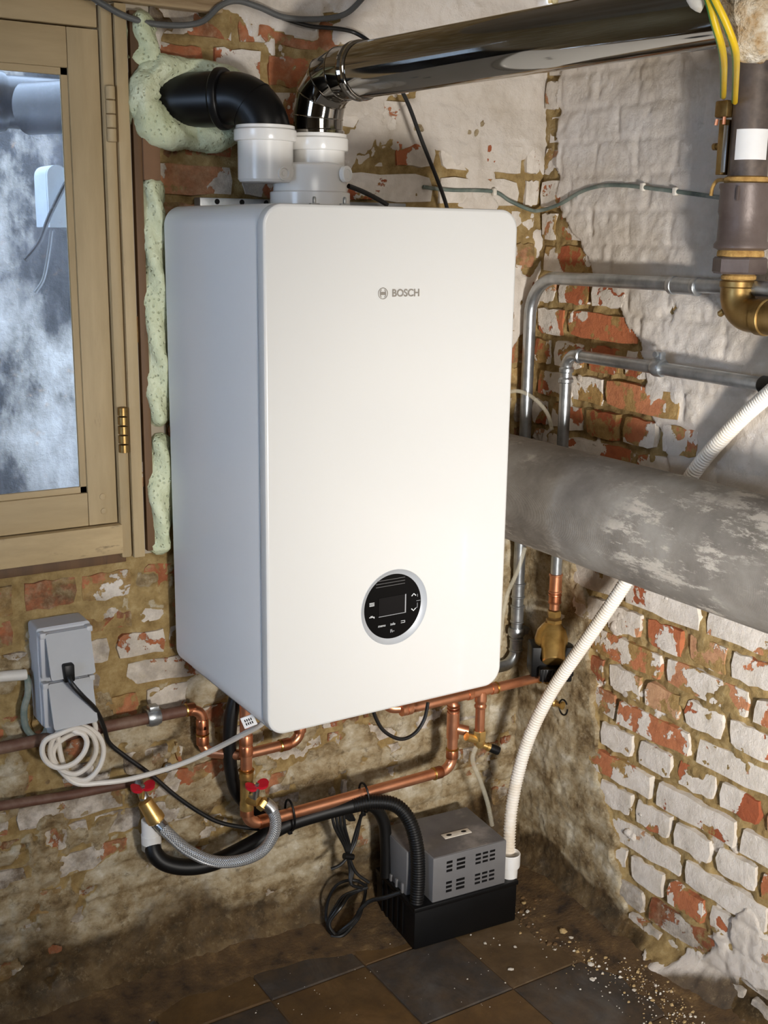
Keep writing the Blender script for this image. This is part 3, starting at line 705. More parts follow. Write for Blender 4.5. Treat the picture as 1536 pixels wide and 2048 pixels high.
# front panel with a round opening for the controls
outl = brr(-.390, .0045); n_ = len(outl); V = []; Fc = []
rs_ = [brr(-.3712, .0025), brr(-.3725, 0), brr(-.3862, 0), brr(-.3882, .0008), brr(-.3895, .0024), outl]
V, Fc = loft(rs_, True, False)
def circ(r, y, seq): 
    out = []
    for x, _, z in seq:
        a = math.atan2(z - CP[1], x - CP[0]); out.append((CP[0] + r * math.cos(a), y, CP[1] + r * math.sin(a)))
    return out
# densify the outline so that the opening is round
dense = []
for i in range(n_):
    p, q = np.array(outl[i]), np.array(outl[(i + 1) % n_]); k = max(1, int(np.linalg.norm(q - p) / .012))
    for j in range(k): dense.append(tuple(p + (q - p) * j / k))
base = len(V); V += dense + circ(CR, -.390, dense); nd = len(dense)
for i in range(nd): j = (i + 1) % nd; Fc.append((base + i, base + j, base + nd + j, base + nd + i))
obj('front_panel', (V, Fc), 'enamel', boi, sharp=.5)
kr = obj('control_ring', lathe([(0, CR + .0004), (.0008, CR - .0004), (-.001, CR - .0024), (-.0052, .0535), (-.0058, .052)], (CP[0], -.390, CP[1]), (0, -1, 0), 72), 'silver_ring', boi)
# remove end caps of the ring so that the glass shows
me = kr.data; bm = bmesh.new(); bm.from_mesh(me); bmesh.ops.delete(bm, geom=[f for f in bm.faces if len(f.verts) > 4], context='FACES_ONLY'); bm.to_mesh(me); bm.free()
cpn = obj('control_panel', lathe([(-.006, .0530), (0, .0530)], (CP[0], -.3850, CP[1]), (0, -1, 0), 64), 'black_glass', boi)
YD = -.3853
def flat(name, polys, mt, par, y=YD, d=.0004):
    return obj(name, join(*[prism(p, 'y', y, y - d) for p in polys]), mt, par, smooth=False)
def rct(x0, x1, z0, z1): return [(x0, z0), (x1, z0), (x1, z1), (x0, z1)]
flat('screen', [rct(.1965, .2475, .7735, .8035)], 'screen', cpn)
flat('screen_edge', [rct(.1965, .2475, .7725, .7734), rct(.2455, .2475, .7735, .8035)], 'grey_plastic', cpn, YD - .0002)
flat('vent_line', [rct(.191, .245, z, z + .0006) for z in (.8215, .8265, .8315)], 'pump_grey', cpn)
def chev(cx, cz, w, h, t): return [(cx - w, cz), (cx, cz + h), (cx + w, cz), (cx + w * .7, cz - t), (cx, cz + h - 1.6 * t), (cx - w * .7, cz - t)]
flat('arrow_icon', [chev(.2622, .7985, .0048, .0040, .0010)], 'icon', cpn)
flat('arrow_icon', [[(x, 2 * .7765 - z) for x, z in chev(.2622, .7765, .0048, .0040, .0010)][::-1]], 'icon', cpn)
flat('bracket_icon', [rct(.2690, .2697, .7955, .800), rct(.2690, .2697, .7775, .7855), rct(.2675, .2745, .7885, .7892), rct(.2665, .2697, .7772, .7779)], 'grey_plastic', cpn)
flat('menu_icon', [rct(.1795, .1885, z, z + .0011) for z in (.7972, .7950, .7928)], 'icon', cpn)
flat('tap_icon', [rct(.1795, .1890, .7740, .7752), rct(.1815, .1860, .7758, .7768), rct(.1875, .1890, .7722, .7740)], 'icon', cpn)
def word(s, x, z, h, mt, par, y, name, bold=0.0, ext=.0004):
    c = bpy.data.curves.new('t', 'FONT'); c.body = s; c.size = h; c.extrude = ext / 2; c.align_x = 'CENTER'; c.align_y = 'CENTER'; c.offset = bold
    t_ = bpy.data.objects.new('t', c); COL.objects.link(t_); bpy.context.view_layer.update()
    me = bpy.data.meshes.new_from_object(t_.evaluated_get(bpy.context.evaluated_depsgraph_get())); bpy.data.objects.remove(t_); bpy.data.curves.remove(c)
    VV = [(x + v.co.x, y - v.co.z, z + v.co.y) for v in me.vertices]; FF = [tuple(p.vertices) for p in me.polygons]; bpy.data.meshes.remove(me)
    return obj(name, (VV, FF), mt, par, smooth=False)
word('menu', .203, .7575, .0062, 'icon', cpn, YD, 'button_word'); word('info', .2235, .7572, .0062, 'icon', cpn, YD, 'button_word')
flat('back_icon', [rct(.2385, .246, .7592, .7600), rct(.2385, .246, .7560, .7568), rct(.2455, .2463, .7560, .7600)], 'icon', cpn)
flat('spanner_icon', [rct(.2190, .2200, .7435, .7490), rct(.2210, .2220, .7450, .7490), rct(.2225, .2235, .7435, .7465), rct(.2245, .2262, .7448, .7460)], 'grey_plastic', cpn)
# badge: ring with an armature mark, and the word
bx_, bz_ = .1935, 1.2735
ringp = lathe([(0, .0082), (.0009, .0084), (.0009, .0074), (0, .0072)], (bx_, -.390, bz_), (0, -1, 0), 40); ringp = (ringp[0], [f for f in ringp[1] if len(f) < 5])
arcs = []
for sg in (-1, 1):
    o_ = [(bx_ + sg * (.0020 + .0042 * math.cos(a) * .8), bz_ + .0062 * math.sin(a)) for a in np.linspace(-1.1, 1.1, 9)]
    i_ = [(x - sg * .0014, z * 1.0) for x, z in o_[::-1]]
    arcs.append(prism(o_ + i_ if sg > 0 else (o_ + i_)[::-1], 'y', -.390, -.3909))
arcs.append(prism(rct(bx_ - .0042, bx_ + .0042, bz_ - .0022, bz_ + .0022), 'y', -.390, -.3907))
obj('emblem', join(ringp, *arcs), 'badge', boi, sharp=.5)
word('BOSCH', .2335, 1.2733, .0150, 'badge', boi, -.3905, 'lettering', .0003, .0012)
# top bracket, screws and underside
br = thing('mounting_bracket', 'grey steel mounting bracket behind the boiler top edge', 'bracket', (0.13, -.012, 1.38))
pa, pb = PA(398, 404, -.022), PA(532, 406, -.022)
obj('rail', box(pa[0], pb[0] + .28, -.027, -.001, 1.375, 1.4125, .001), 'galvanised', br)
for i in range(3): obj('slot', lathe([(0, .0045), (.0006, .0045)], (pa[0] + .03 + i * .045, -.027, 1.4065), (0, -1, 0), 16), 'black_plastic', br)
obj('underside_plate', box(.02, .42, -.36, -.05, ZB - .004, ZB + .002, .001), 'grey_plastic', boi)
for x, y in ((.175, -.215), (.215, -.24)): obj('clip', join(box(x - .008, x + .008, y - .004, y + .004, ZT, ZT + .006, .001), lathe([(0, .003), (.010, .003), (.012, .0018)], (x, y, ZT + .004), seg=10)), 'steel', boi)

# ================================================================== FLUE ADAPTER (white twin socket)
fa = thing('flue_adapter', 'white twin-socket flue adapter on top of the boiler', 'flue adapter', (.219, -.12, ZT))
obj('base_collar', lathe([(0, .064), (.002, .0655), (.024, .0655), (.0255, .064), (.0265, .0605)], (.219, -.12, ZT), seg=64), 'white_plastic', fa)
obj('body', lathe([(.02, .0600), (.060, .0600), (.0665, .0570), (.070, .050), (.0705, .03)], (.219, -.12, ZT), seg=64), 'white_plastic', fa)
def socket(cx, z0, z1, z2, z3, name):
    r = .0440
    s = obj(name, lathe([(z0, r - .006), (z0 + .001, r - .003), (z0 + .005, r), (z1, r), (z1 + .0008, r + .0045), (z1 + .003, r + .0056), (z2 - .002, r + .0056), (z2, r + .004), (z2 + .0005, r + .0028), (z3, r + .0028), (z3 + .0006, r + .001), (z3, r - .002), (z3 - .01, r - .002)], (cx, -.12, 0), seg=64), 'white_plastic', fa)
    return s
sl = socket(.1385, 1.4350, 1.4975, 1.5165, 1.5215, 'air_socket')
sr = socket(.2335, 1.455, 1.4875, 1.5085, 1.5140, 'flue_socket')
obj('neck', box(.150, .215, -.155, -.085, 1.440, 1.463, .008), 'white_plastic', fa)
q = PA(567, 347, -.163); obj('test_port', lathe([(0, .011), (.003, .0105), (.0036, .0085), (.0015, .0075), (.0015, .004), (.003, .0035)], (q[0], -.1618, q[2]), (.15, -1, 0), 28), 'white_plastic', fa)
obj('test_port', lathe([(-.03, .0085), (.004, .0085), (.004, .0125), (.011, .0128), (.0125, .0115), (.0125, .008), (.0112, .007)], (.2500, -.170, PA(690, 350, -.15)[2]), (.42, -1, 0), 28), 'white_plastic', fa)
# black air inlet elbow into the wall
DWL = PA(352, 203); S0 = np.array([.1385, -.12, 1.505]); E0 = np.array([DWL[0] - .02, .03, DWL[2]])
ap = fillet([S0, (S0[0], S0[1], DWL[2] + .004), E0], .058, 14)
ai = thing('air_inlet', 'matt black plastic elbow duct from the adapter into the wall', 'duct', (S0[0], S0[1], 1.505))
# split into elbow and wall pipe
dirw = (E0 - np.array([S0[0], S0[1], DWL[2] + .004])); dirw /= np.linalg.norm(dirw)
obj('elbow', tube(ap[:-1] + [ap[-2] + dirw * .012], .0405, 40), 'black_duct', ai)
jc = ap[-2] + dirw * .012
obj('collar', lathe([(-.006, .0405), (-.005, .0455), (-.002, .0475), (.006, .0478), (.009, .0455), (.011, .0425)], jc, dirw, 48), 'black_duct', ai)
obj('wall_pipe', tube([jc, E0 + dirw * .25], .0425, 40), 'black_duct', ai)
obj('band', lathe([(-.0015, .0405), (-.0012, .0416), (.0012, .0416), (.0015, .0405)], ap[9], ap[10] - ap[8], 48), 'black_duct', ai)

# ================================================================== CHROME FLUE
fl = thing('chrome_flue', 'polished chrome flue pipe running from boiler top to upper right', 'flue pipe', (.2335, -.12, 1.512))
FX, Rf = .2335, .0404
FK = np.array((FX, -.12, PA(651, 157, -.12)[2])); FE = PB(1430, 22, .385); fd = (FE - FK) / np.linalg.norm(FE - FK)
fN = np.cross((0, 0, 1.0), fd); fN /= np.linalg.norm(fN)
gr = fillet([(FX, -.12, 1.505), FK, FK + fd * .11], .062, 3)
def mitre(P, r, seg=48):
    # segmented elbow: each joint is a planar mitre, faces between are straight
    P = [np.array(p, float) for p in P]; rings = []
    for i, p in enumerate(P):
        if i == 0: t = P[1] - P[0]
        elif i == len(P) - 1: t = P[-1] - P[-2]
        else:
            a = P[i] - P[i - 1]; b = P[i + 1] - P[i]; t = a / np.linalg.norm(a) + b / np.linalg.norm(b)
        t /= np.linalg.norm(t); N = fN; B = np.cross(t, N); k = 1.0
        if 0 < i < len(P) - 1:
            a = (P[i] - P[i - 1]) / np.linalg.norm(P[i] - P[i - 1]); k = 1 / float(a @ t)
        rings.append([tuple(p + r * (math.cos(q) * N + k * math.sin(q) * B)) for q in np.linspace(0, 2 * PI, seg, endpoint=False)])
    return rings
rg_ = mitre(gr, Rf)
for i in range(len(rg_) - 1): obj('elbow_segment', loft([rg_[i], rg_[i + 1]], i == 0, i == len(rg_) - 2), 'chrome_elbow', fl)
for i in range(1, len(rg_) - 1):
    obj('elbow_seam', tube([np.array(q) * 1.0 for q in rg_[i]], .0011, 6, closed=True), 'chrome', fl)
obj('socket_bead', lathe([(-.012, Rf), (-.010, Rf + .0035), (-.006, Rf + .0045), (-.003, Rf + .003), (-.0015, Rf + .0022), (.001, Rf + .0045), (.005, Rf + .0045), (.007, Rf + .0025), (.0075, Rf)], FK + fd * .100, fd, 64), 'chrome', fl)
obj('flue_pipe', tube([FK + fd * .098, FE + fd * .02], Rf + .001, 72), 'chrome', fl)
obj('socket_lip', lathe([(0, Rf + .001), (.001, Rf + .003), (.006, Rf + .003), (.008, Rf)], (FX, -.12, 1.513), seg=48), 'chrome', fl)

# ================================================================== CABLES ABOVE
tag(obj('ceiling_cable', tube(catmull([PA(150, -30, -.03), PA(200, 5, -.025), PA(260, 36, -.022), PA(330, 50, -.02), PA(400, 45, -.02), PA(440, 12, -.02), PA(475, 2, -.02), PA(520, 15, -.02), PA(570, 35, -.018), PA(640, 38, -.02), PA(690, 28, -.025), PA(722, 0, -.03), PA(735, -20, -.03)], 8), .0048, 10), 'grey_cable'),
    'thick grey cable drooping across the wall above the window', 'cable')
cpts = [PA(565, 36, -.012), PA(620, 52, -.012), PA(680, 58, -.015), PA(715, 68, -.02), PA(750, 95, -.05), PA(785, 150, -.065), PA(815, 205, -.07), PA(845, 285, -.07), PA(875, 360, -.065), PA(893, 412, -.055), PA(900, 450, -.05)]
tag(obj('sensor_cable', tube(catmull(cpts, 8), .0036, 10), 'black_cable'), 'black cable running down the wall behind the chrome flue', 'cable')
tag(obj('boiler_lead', tube(catmull([PA(697, 372, -.06), PA(725, 383, -.05), PA(755, 398, -.04), PA(775, 410, -.04)], 6), .0042, 10), 'black_cable'), 'short black lead beside the flue adapter base', 'cable')
gpts = [PA(846, 374, -.006), PA(900, 380, -.006), PA(985, 383, -.006), PA(1020, 402, -.012), PA(1058, 419, -.02), PB(1080, 421, .785), PB(1120, 408, .79), PB(1170, 380, .793), PB(1230, 370, .793), PB(1330, 380, .793), PB(1432, 394, .793), PB(1500, 402, .79)]
oc = thing('old_cable', 'old green-grey cable stapled along both walls', 'cable', tuple(PA(900, 385, 0)))
obj('sheath', tube(catmull(gpts, 8), .0036, 10), 'green_cable', oc)
for q in (PA(988, 384, -.008), PB(1285, 374, .792), PB(1350, 383, .792)): obj('staple', box(q[0] - .004, q[0] + .004, q[1] - .005, q[1] + .004, q[2] - .007, q[2] + .007, .002), 'chip_white', oc)

# ================================================================== GALVANISED PIPES ON THE RIGHT WALL
X1 = .764; Z1 = 1.280; ZE = PB(1030, 1326, .764)[2]
p1 = thing('galvanised_pipe', 'upper bent galvanised pipe along the right wall', 'pipe', (X1, -.03, .6))
obj('pipe', tube(fillet([(X1, -.78, Z1 + .004), (X1, -.030, Z1), (X1, -.030, ZE), (.585, -.030, ZE)], [.075, .032], 14), .0122, 20), 'galvanised', p1)
for u, v in ((1345, 572), (1392, 576)):
    q = PB(u, v, X1); obj('press_bead', lathe([(-.007, .0125), (-.005, .0155), (.002, .0158), (.006, .0135), (.007, .0125)], (X1, q[1], Z1), (0, 1, 0), 24), 'galvanised', p1)
obj('press_sleeve', lathe([(-.03, .0125), (-.03, .0142), (.03, .0142), (.03, .0125)], (X1, PB(1368, 574, X1)[1], Z1), (0, 1, 0), 24), 'galvanised', p1)
for v, L in ((1180, .034), (1228, .040), (1290, .03)):
    z = PB(1036, v, X1)[2]; obj('press_sleeve', collar((X1, -.030, z), (0, 0, 1), .0125, L), 'galvanised', p1)
z = PB(1032, 1262, X1)[2]; obj('clamp', join(lathe([(-.009, .0125), (-.009, .0165), (-.003, .0185), (.003, .0185), (.009, .0165), (.009, .0125)], (X1, -.030, z), (0, 0, 1), 24), box(X1 + .01, X1 + .026, -.04, -.02, z - .008, z + .008, .002), tube([(X1 + .02, -.03, z), (.797, -.03, z)], .004, 8)), 'galvanised', p1)
X2 = .765; Z2 = 1.139
Y2 = -.146
p2 = thing('galvanised_pipe', 'lower galvanised pipe with a ring clamp, right wall', 'pipe', (X2, Y2, .7))
obj('pipe', tube(fillet([(X2, -.80, Z2 - .006), (X2, Y2, Z2), (X2, Y2, .690)], .026, 12), .0114, 20), 'galvanised', p2)
for q, ax in (((X2, Y2 - .037, Z2), (0, 1, 0)), ((X2, Y2, Z2 - .030), (0, 0, 1)), ((X2, Y2, Z2 - .050), (0, 0, 1))):
    obj('press_bead', lathe([(-.006, .0114), (-.004, .0142), (.002, .0146), (.005, .0125), (.006, .0114)], q, ax, 24), 'galvanised', p2)
qy = PB(1318, 728, X2)[1]
obj('clamp', join(lathe([(-.010, .0114), (-.010, .0150), (-.006, .0165), (.006, .0165), (.010, .0150), (.010, .0114)], (X2, qy, Z2 - .001), (0, 1, 0), 24),
    box(X2 - .006, X2 + .006, qy - .009, qy + .009, Z2 + .012, Z2 + .026, .002), lathe([(-.012, .003), (-.012, .0055), (-.007, .0055), (-.007, .003), (.012, .003)], (X2, qy, Z2 + .022), (1, 0, 0), 10), tube([(X2 + .01, qy, Z2), (.797, qy, Z2)], .004, 8)), 'galvanised', p2)
q = PB(1532, 764, X2); obj('end_seal', lathe([(-.05, .012), (-.05, .0145), (.006, .0145), (.010, .0118)], (X2, q[1], Z2 - .005), (0, 1, 0), 24), 'black_rubber', p2)

# ================================================================== LAGGED PIPE
GX, GZ, GR = .647, .8895, .098
lag = obj('lagged_pipe', tube([(GX, -.002 - .02 * i, GZ) for i in range(0, 60)], GR, 72, rf=lambda i, a, p: 1 + .010 * (nz3((p[1], math.cos(a) * .1, math.sin(a) * .1), 14, 2) - .5)), 'lagging', sharp=None)
tag(lag, 'thick grey lagged pipe with flaking plaster, crossing to the right', 'pipe')

# ================================================================== WHITE CORRUGATED HOSE
def corr(path, r, amp, pitch, seg=18, sub=4):
    P = resample(path, pitch / sub); R_ = [r + amp * math.cos(2 * PI * i / sub) for i in range(len(P))]
    return tube(P, R_, seg)
PQ = np.array([.634, -.190, .135])
hp = catmull([PB(1600, 735, .735), PB(1536, 790, .755), PB(1470, 850, .77), PB(1395, 935, .775), PB(1320, 1050, .77), PB(1245, 1175, .755), PB(1170, 1285, .735), PB(1105, 1380, .715), PB(1062, 1465, .695), PB(1038, 1540, .678), PB(1024, 1610, .664), PB(1019, 1665, .652), PB(1018, 1710, .645)], 12)
tag(obj('corrugated_hose', corr(hp, .0122, .0014, .0058), 'white_hose', sharp=None), 'white corrugated hose from the right wall down to the pump', 'hose')

# ================================================================== GAS PIPE WITH EARTH CLAMP
GYX = .752; gy = PB(1486, 450, GYX)[1]
def gz(v): return PB(1486, v, GYX)[2]
gp = thing('gas_pipe', 'brown iron gas pipe coupling with brass elbow, top right', 'gas pipe', (GYX, gy, 1.23))
obj('riser', lathe([(gz(375), .030), (gz(110), .030)], (GYX, gy, 0), seg=40), 'old_pipe', gp)
cz0, cz1 = gz(500), gz(368)
obj('coupling', lathe([(cz0 - .001, .034), (cz0 + .003, .0425), (cz0 + .008, .0425), (cz0 + .014, .0385), (cz0 + .052, .0378), (cz0 + .058, .0398), (cz1 - .010, .0388), (cz1 - .006, .0405), (cz1, .0405), (cz1 + .001, .034)], (GYX, gy, 0), seg=48), 'iron', gp)
obj('hemp', lathe([(cz1, .033), (cz1 + .004, .0355), (cz1 + .009, .0345), (cz1 + .011, .030)], (GYX, gy, 0), seg=32), 'hemp', gp)
tl_ = obj('hemp', tube(catmull([(GYX - .02, gy + .028, cz1 + .006), (GYX - .022, gy + .040, cz1 + .005), (GYX - .020, gy + .050, cz1 - .004), (GYX - .018, gy + .054, cz1 - .017)], 5), .003, 7), 'hemp', gp)
obj('hemp', lathe([(cz0 - .012, .030), (cz0 - .010, .0365), (cz0 - .003, .036), (cz0, .034)], (GYX, gy, 0), seg=32), 'hemp', gp)
obj('bush_nut', hexnut((GYX, gy, cz0 - .037), (0, 0, 1), .0425, .026), 'iron', gp)
obj('hemp', lathe([(cz0 - .047, .024), (cz0 - .045, .0275), (cz0 - .040, .027), (cz0 - .037, .024)], (GYX, gy, 0), seg=32), 'hemp', gp)
ze = cz0 - .047
el = [np.array((GYX, gy, ze)), np.array((GYX, gy, ze - .052)), np.array((GYX - .005, gy - .12, ze - .056))]
obj('brass_elbow', tube(fillet(el, .034, 12), .0265, 36), 'old_brass', gp)
obj('elbow_lip', lathe([(-.012, .0265), (-.010, .0285), (-.002, .0285), (0, .026)], (GYX, gy, ze), seg=36), 'old_brass', gp)
obj('elbow_boss', lathe([(0, .0055), (.008, .0052), (.010, .003)], (GYX - .008, gy + .018, ze - .050), (-.3, .75, -.6), 12), 'old_brass', gp)
obj('elbow_lip', lathe([(0, .026), (.002, .029), (.016, .029), (.018, .026)], (GYX - .003, gy - .05, ze - .0535), (0, -1, -.03), 36), 'old_brass', gp)
# raised casting mark
obj('casting_mark', join(box(GYX - .0400, GYX - .0385, gy - .020, gy - .016, cz0 + .074, cz0 + .096, .0005)), 'iron', gp)
obj('paper_label', (lambda r0: ([(GYX + r0 * math.cos(a), gy + r0 * math.sin(a), z) for z in (gz(322), gz(262)) for a in np.linspace(PI * .99, PI * 1.55, 16)], [(i, i + 1, i + 17, i + 16) for i in range(15)]))(.0305), 'paper', gp)
# peeling collar at the top
obj('peeling_collar', lathe([(gz(112), .031), (gz(104), .040), (gz(60), .043), (gz(20), .047), (gz(-60), .046)], (GYX, gy, 0), seg=40), 'peeling', gp)
obj('strap', lathe([(gz(122), .0305), (gz(120), .034), (gz(106), .034), (gz(104), .0305)], (GYX, gy, 0), seg=36), 'black_rubber', gp)
# earth clamp
q0 = np.array([GYX - .018, gy + .030, 0])
ec = thing('earth_clamp', 'old brass earth clamp bar strapped to the gas pipe', 'clamp', (q0[0], q0[1], gz(350)))
obj('bar', box(q0[0] - .012, q0[0] + .003, q0[1] - .004, q0[1] + .008, gz(350), gz(240), .001), 'old_brass', ec)
obj('bright_strip', box(q0[0] - .014, q0[0] - .011, q0[1] - .012, q0[1] - .004, gz(346), gz(252), .001), 'steel', ec)
obj('terminal', box(q0[0] - .016, q0[0] + .004, q0[1] - .010, q0[1] + .016, gz(236), gz(202), .003), 'old_brass', ec)
obj('screw', lathe([(0, .0055), (.006, .0055), (.0062, .004), (.016, .004)], (q0[0] - .002, q0[1] + .024, gz(292)), (0, -1, 0), 14), 'old_brass', ec)
obj('copper_strand', join(tube([(q0[0] - .014, q0[1] - .004, gz(235)), (q0[0] - .013, q0[1] - .003, gz(250))], .0028, 8), tube([(q0[0] - .010, q0[1] + .014, gz(238)), (q0[0] - .010, q0[1] + .016, gz(250))], .0028, 8)), 'copper_dull', ec)
def earth(pts, name, label):
    e_ = thing(name, label, 'wire', tuple(pts[-1]), 'yellow and green earth wires'); P = resample(catmull(pts, 10), .006)
    obj('yellow_sheath', tube(P, .0041, 12), 'earth_yellow', e_)
    # green stripe spiralling slowly along the sheath
    obj('green_stripe', tube([p + np.array([-.0016, .0022, 0]) for p in P], .0026, 8), 'earth_green', e_); return e_
xw = GYX - .022
PD = lambda u, v, d: CC + ray(u, v) * d
earth([PD(1400, -40, 1.29), PD(1418, 0, 1.295), PD(1430, 45, 1.305), PD(1443, 90, 1.33), PD(1448, 125, 1.42), PD(1448, 158, 1.60), PB(1447, 194, xw)], 'earth_wire', 'left of two yellow earth wires entering the brass clamp')
earth([PD(1412, -40, 1.28), PD(1430, 0, 1.285), PD(1452, 45, 1.295), PD(1470, 95, 1.32), PD(1473, 128, 1.41), PD(1472, 162, 1.60), PB(1470, 204, xw - .012)], 'earth_wire', 'right of two yellow earth wires entering the brass clamp')
# plastered pipe stub high up between flue and gas pipe
lump = catmull([PD(1524, 100, 1.42), PD(1520, 88, 1.41), PD(1516, 50, 1.40), PD(1510, 5, 1.39), PD(1504, -60, 1.39), PD(1502, -140, 1.39)], 6)
lump = resample(lump, .005)
tag(obj('plaster_lump', tube(lump, [.014 + .030 * min(1, i / 4) for i in range(len(lump))], 40, rf=lambda i, a, p: .68 + .62 * nz3((p[0] + .03 * math.cos(a), p[1] + .03 * math.sin(a), p[2]), 40, 3)), 'peeling', sharp=None), 'pale crumbling plaster lump hanging beside the yellow wires', 'plaster')
tag(obj('plaster_lump', tube(resample(catmull([PD(1385, -30, 1.315), PD(1396, -4, 1.315), PD(1410, 4, 1.315)], 6), .004), .013, 20, rf=lambda i, a, p: .6 + .7 * nz3((p[0] + .01 * math.cos(a), p[1], p[2] + .01 * math.sin(a)), 60, 2)), 'chip_white', sharp=None), 'small white plaster blob against the flue end', 'plaster')
# ================================================================== COPPER PIPEWORK
def cup(org, axis, r, L=.018): return lathe([(-L / 2, r * .98), (-L / 2, r + .0018), (L / 2 - .002, r + .0018), (L / 2, r + .0008), (L / 2, r * .98)], org, axis, 22)
def bead(org, axis, r): return lathe([(-.0022, r * .98), (-.0016, r + .0018), (.0008, r + .0024), (.0022, r * .98)], org, axis, 22)
# -- wall run on the left: painted old pipe, then copper offset into the boiler
WY = -.032
ow = thing('painted_pipe', 'upper dark painted pipe on the wall below the socket box', 'pipe', (-.2, WY, .50))
a_ = PA(-120, 1514, WY); b_ = PA(372, 1424, WY)
obj('pipe', tube([(a_[0], WY, .529), (b_[0], WY, .5245)], .0105, 18), 'pipe_paint', ow)
cq = PA(306, 1434, WY); obj('clamp', join(lathe([(-.012, .0105), (-.012, .0145), (-.006, .0165), (.006, .0165), (.012, .0145), (.012, .0105)], (cq[0], WY, .5255), (1, 0, 0), 22), box(cq[0] - .008, cq[0] + .008, WY + .012, 0.004, .517, .534, .002), box(cq[0] - .009, cq[0] + .009, WY - .010, WY + .008, .538, .548, .002)), 'galvanised', ow)
ol = tag(obj('painted_pipe', tube([PA(-110, 1640, -.022), PA(0, 1612, -.022), PA(140, 1590, -.022), PA(282, 1561, -.022)], .0085, 16), 'pipe_paint'), 'lower thin dark painted pipe leading to the left red valve', 'pipe')
cl = thing('copper_pipe', 'copper pipe stepping down from the painted pipe under the boiler', 'pipe', (.05, -.06, .43))
e0 = np.array((b_[0] - .004, WY, .5245)); e1 = np.array(PA(404, 1424, WY - .005)); e1[2] = .521
d1 = np.array((e1[0], e1[1], .438)); 
ey = -.085; f1 = np.array((.20, ey, .432)); f1 = PA(600, 1482, ey); z5 = f1[2]
path = [e0, e1, (e1[0], e1[1], z5), (e1[0] + .055, ey, z5), (f1[0], ey, z5), (f1[0], ey, ZB + .03)]
obj('pipe', tube(fillet(path, [.020, .020, .03, .022], 8), .0098, 18), 'copper', cl)
for o_, ax in ((e0 + np.array((.012, 0, 0)), (1, 0, 0)), ((e1[0], e1[1], e1[2] - .026), (0, 0, 1)), ((e1[0], e1[1], z5 + .046), (0, 0, 1)), ((e1[0], e1[1], z5 + .024), (0, 0, 1)), ((f1[0] - .030, ey, z5), (1, 0, 0)), ((f1[0], ey, z5 + .028), (0, 0, 1))):
    obj('fitting', cup(o_, ax, .0098), 'copper_dull', cl)
for o_, ax in ((e0 + np.array((.004, 0, 0)), (1, 0, 0)), ((e1[0], e1[1], z5 + .034), (0, 0, 1)), ((f1[0] - .041, ey, z5), (1, 0, 0))):
    obj('solder_ring', bead(o_, ax, .0100), 'solder', cl)
# -- lower loop: valve tail on the left, long run to the right, up to the galvanised pipe
LY = -.105
lp = thing('copper_pipe', 'lowest copper pipe, long and shiny, above the black hose', 'pipe', (.3, LY, .29))
lx0 = PA(492, 1500, LY)[0]; lz = PA(700, 1594, LY)[2]; lx1 = PA(906, 1450, LY)[0]
ztop = .60
path = [(lx0, LY, ZB + .02), (lx0, LY, lz), (lx1, LY, lz), (lx1, LY, ZE - .02), (lx1 + .006, -.060, ZE), (lx1 + .04, -.03, ZE)]
obj('pipe', tube(fillet(path, [.026, .026, .02, .02], 8), .0108, 20), 'copper', lp)
def zL(v): return PA(492, v, LY)[2]
for v in (1478, 1500): obj('fitting', cup((lx0, LY, zL(v)), (0, 0, 1), .0108), 'copper_dull', lp)
obj('reducer', lathe([(zL(1470), .0078), (zL(1455), .0078), (zL(1450), .0082)], (lx0, LY, 0), seg=20), 'copper', lp)
obj('solder_ring', bead((lx0, LY, zL(1540)), (0, 0, 1), .0125), 'solder', lp)
obj('valve_body', lathe([(zL(1622), .0112), (zL(1618), .0128), (zL(1606), .0128), (zL(1602), .0118), (zL(1560), .0118), (zL(1556), .0132), (zL(1544), .0132), (zL(1542), .011)], (lx0, LY, 0), seg=20), 'brass', lp)
for o_, ax in (((lx0, LY, lz + .030), (0, 0, 1)), ((lx0 + .032, LY, lz), (1, 0, 0)), ((lx1 - .034, LY, lz), (1, 0, 0)), ((lx1, LY, lz + .034), (0, 0, 1))):
    obj('fitting', cup(o_, ax, .0108), 'copper_dull', lp)
for o_, ax in (((lx1 - .044, LY, lz), (1, 0, 0)), ((lx1, LY, lz + .044), (0, 0, 1))): obj('solder_ring', bead(o_, ax, .0110), 'solder', lp)
zt = PA(906, 1455, LY)[2]
obj('tee', lathe([(zt - .022, .0112), (zt - .022, .0128), (zt + .034, .0128), (zt + .034, .0112)], (lx1, LY, 0), seg=22), 'copper', lp)
obj('tee_branch', tube([(lx1, LY, zt), (lx1 + .026, LY - .014, zt - .008)], .0105, 18), 'copper', lp)
for dz in (.040, .046): obj('solder_ring', bead((lx1, LY, zt + dz), (0, 0, 1), .0110), 'copper_dull', lp)
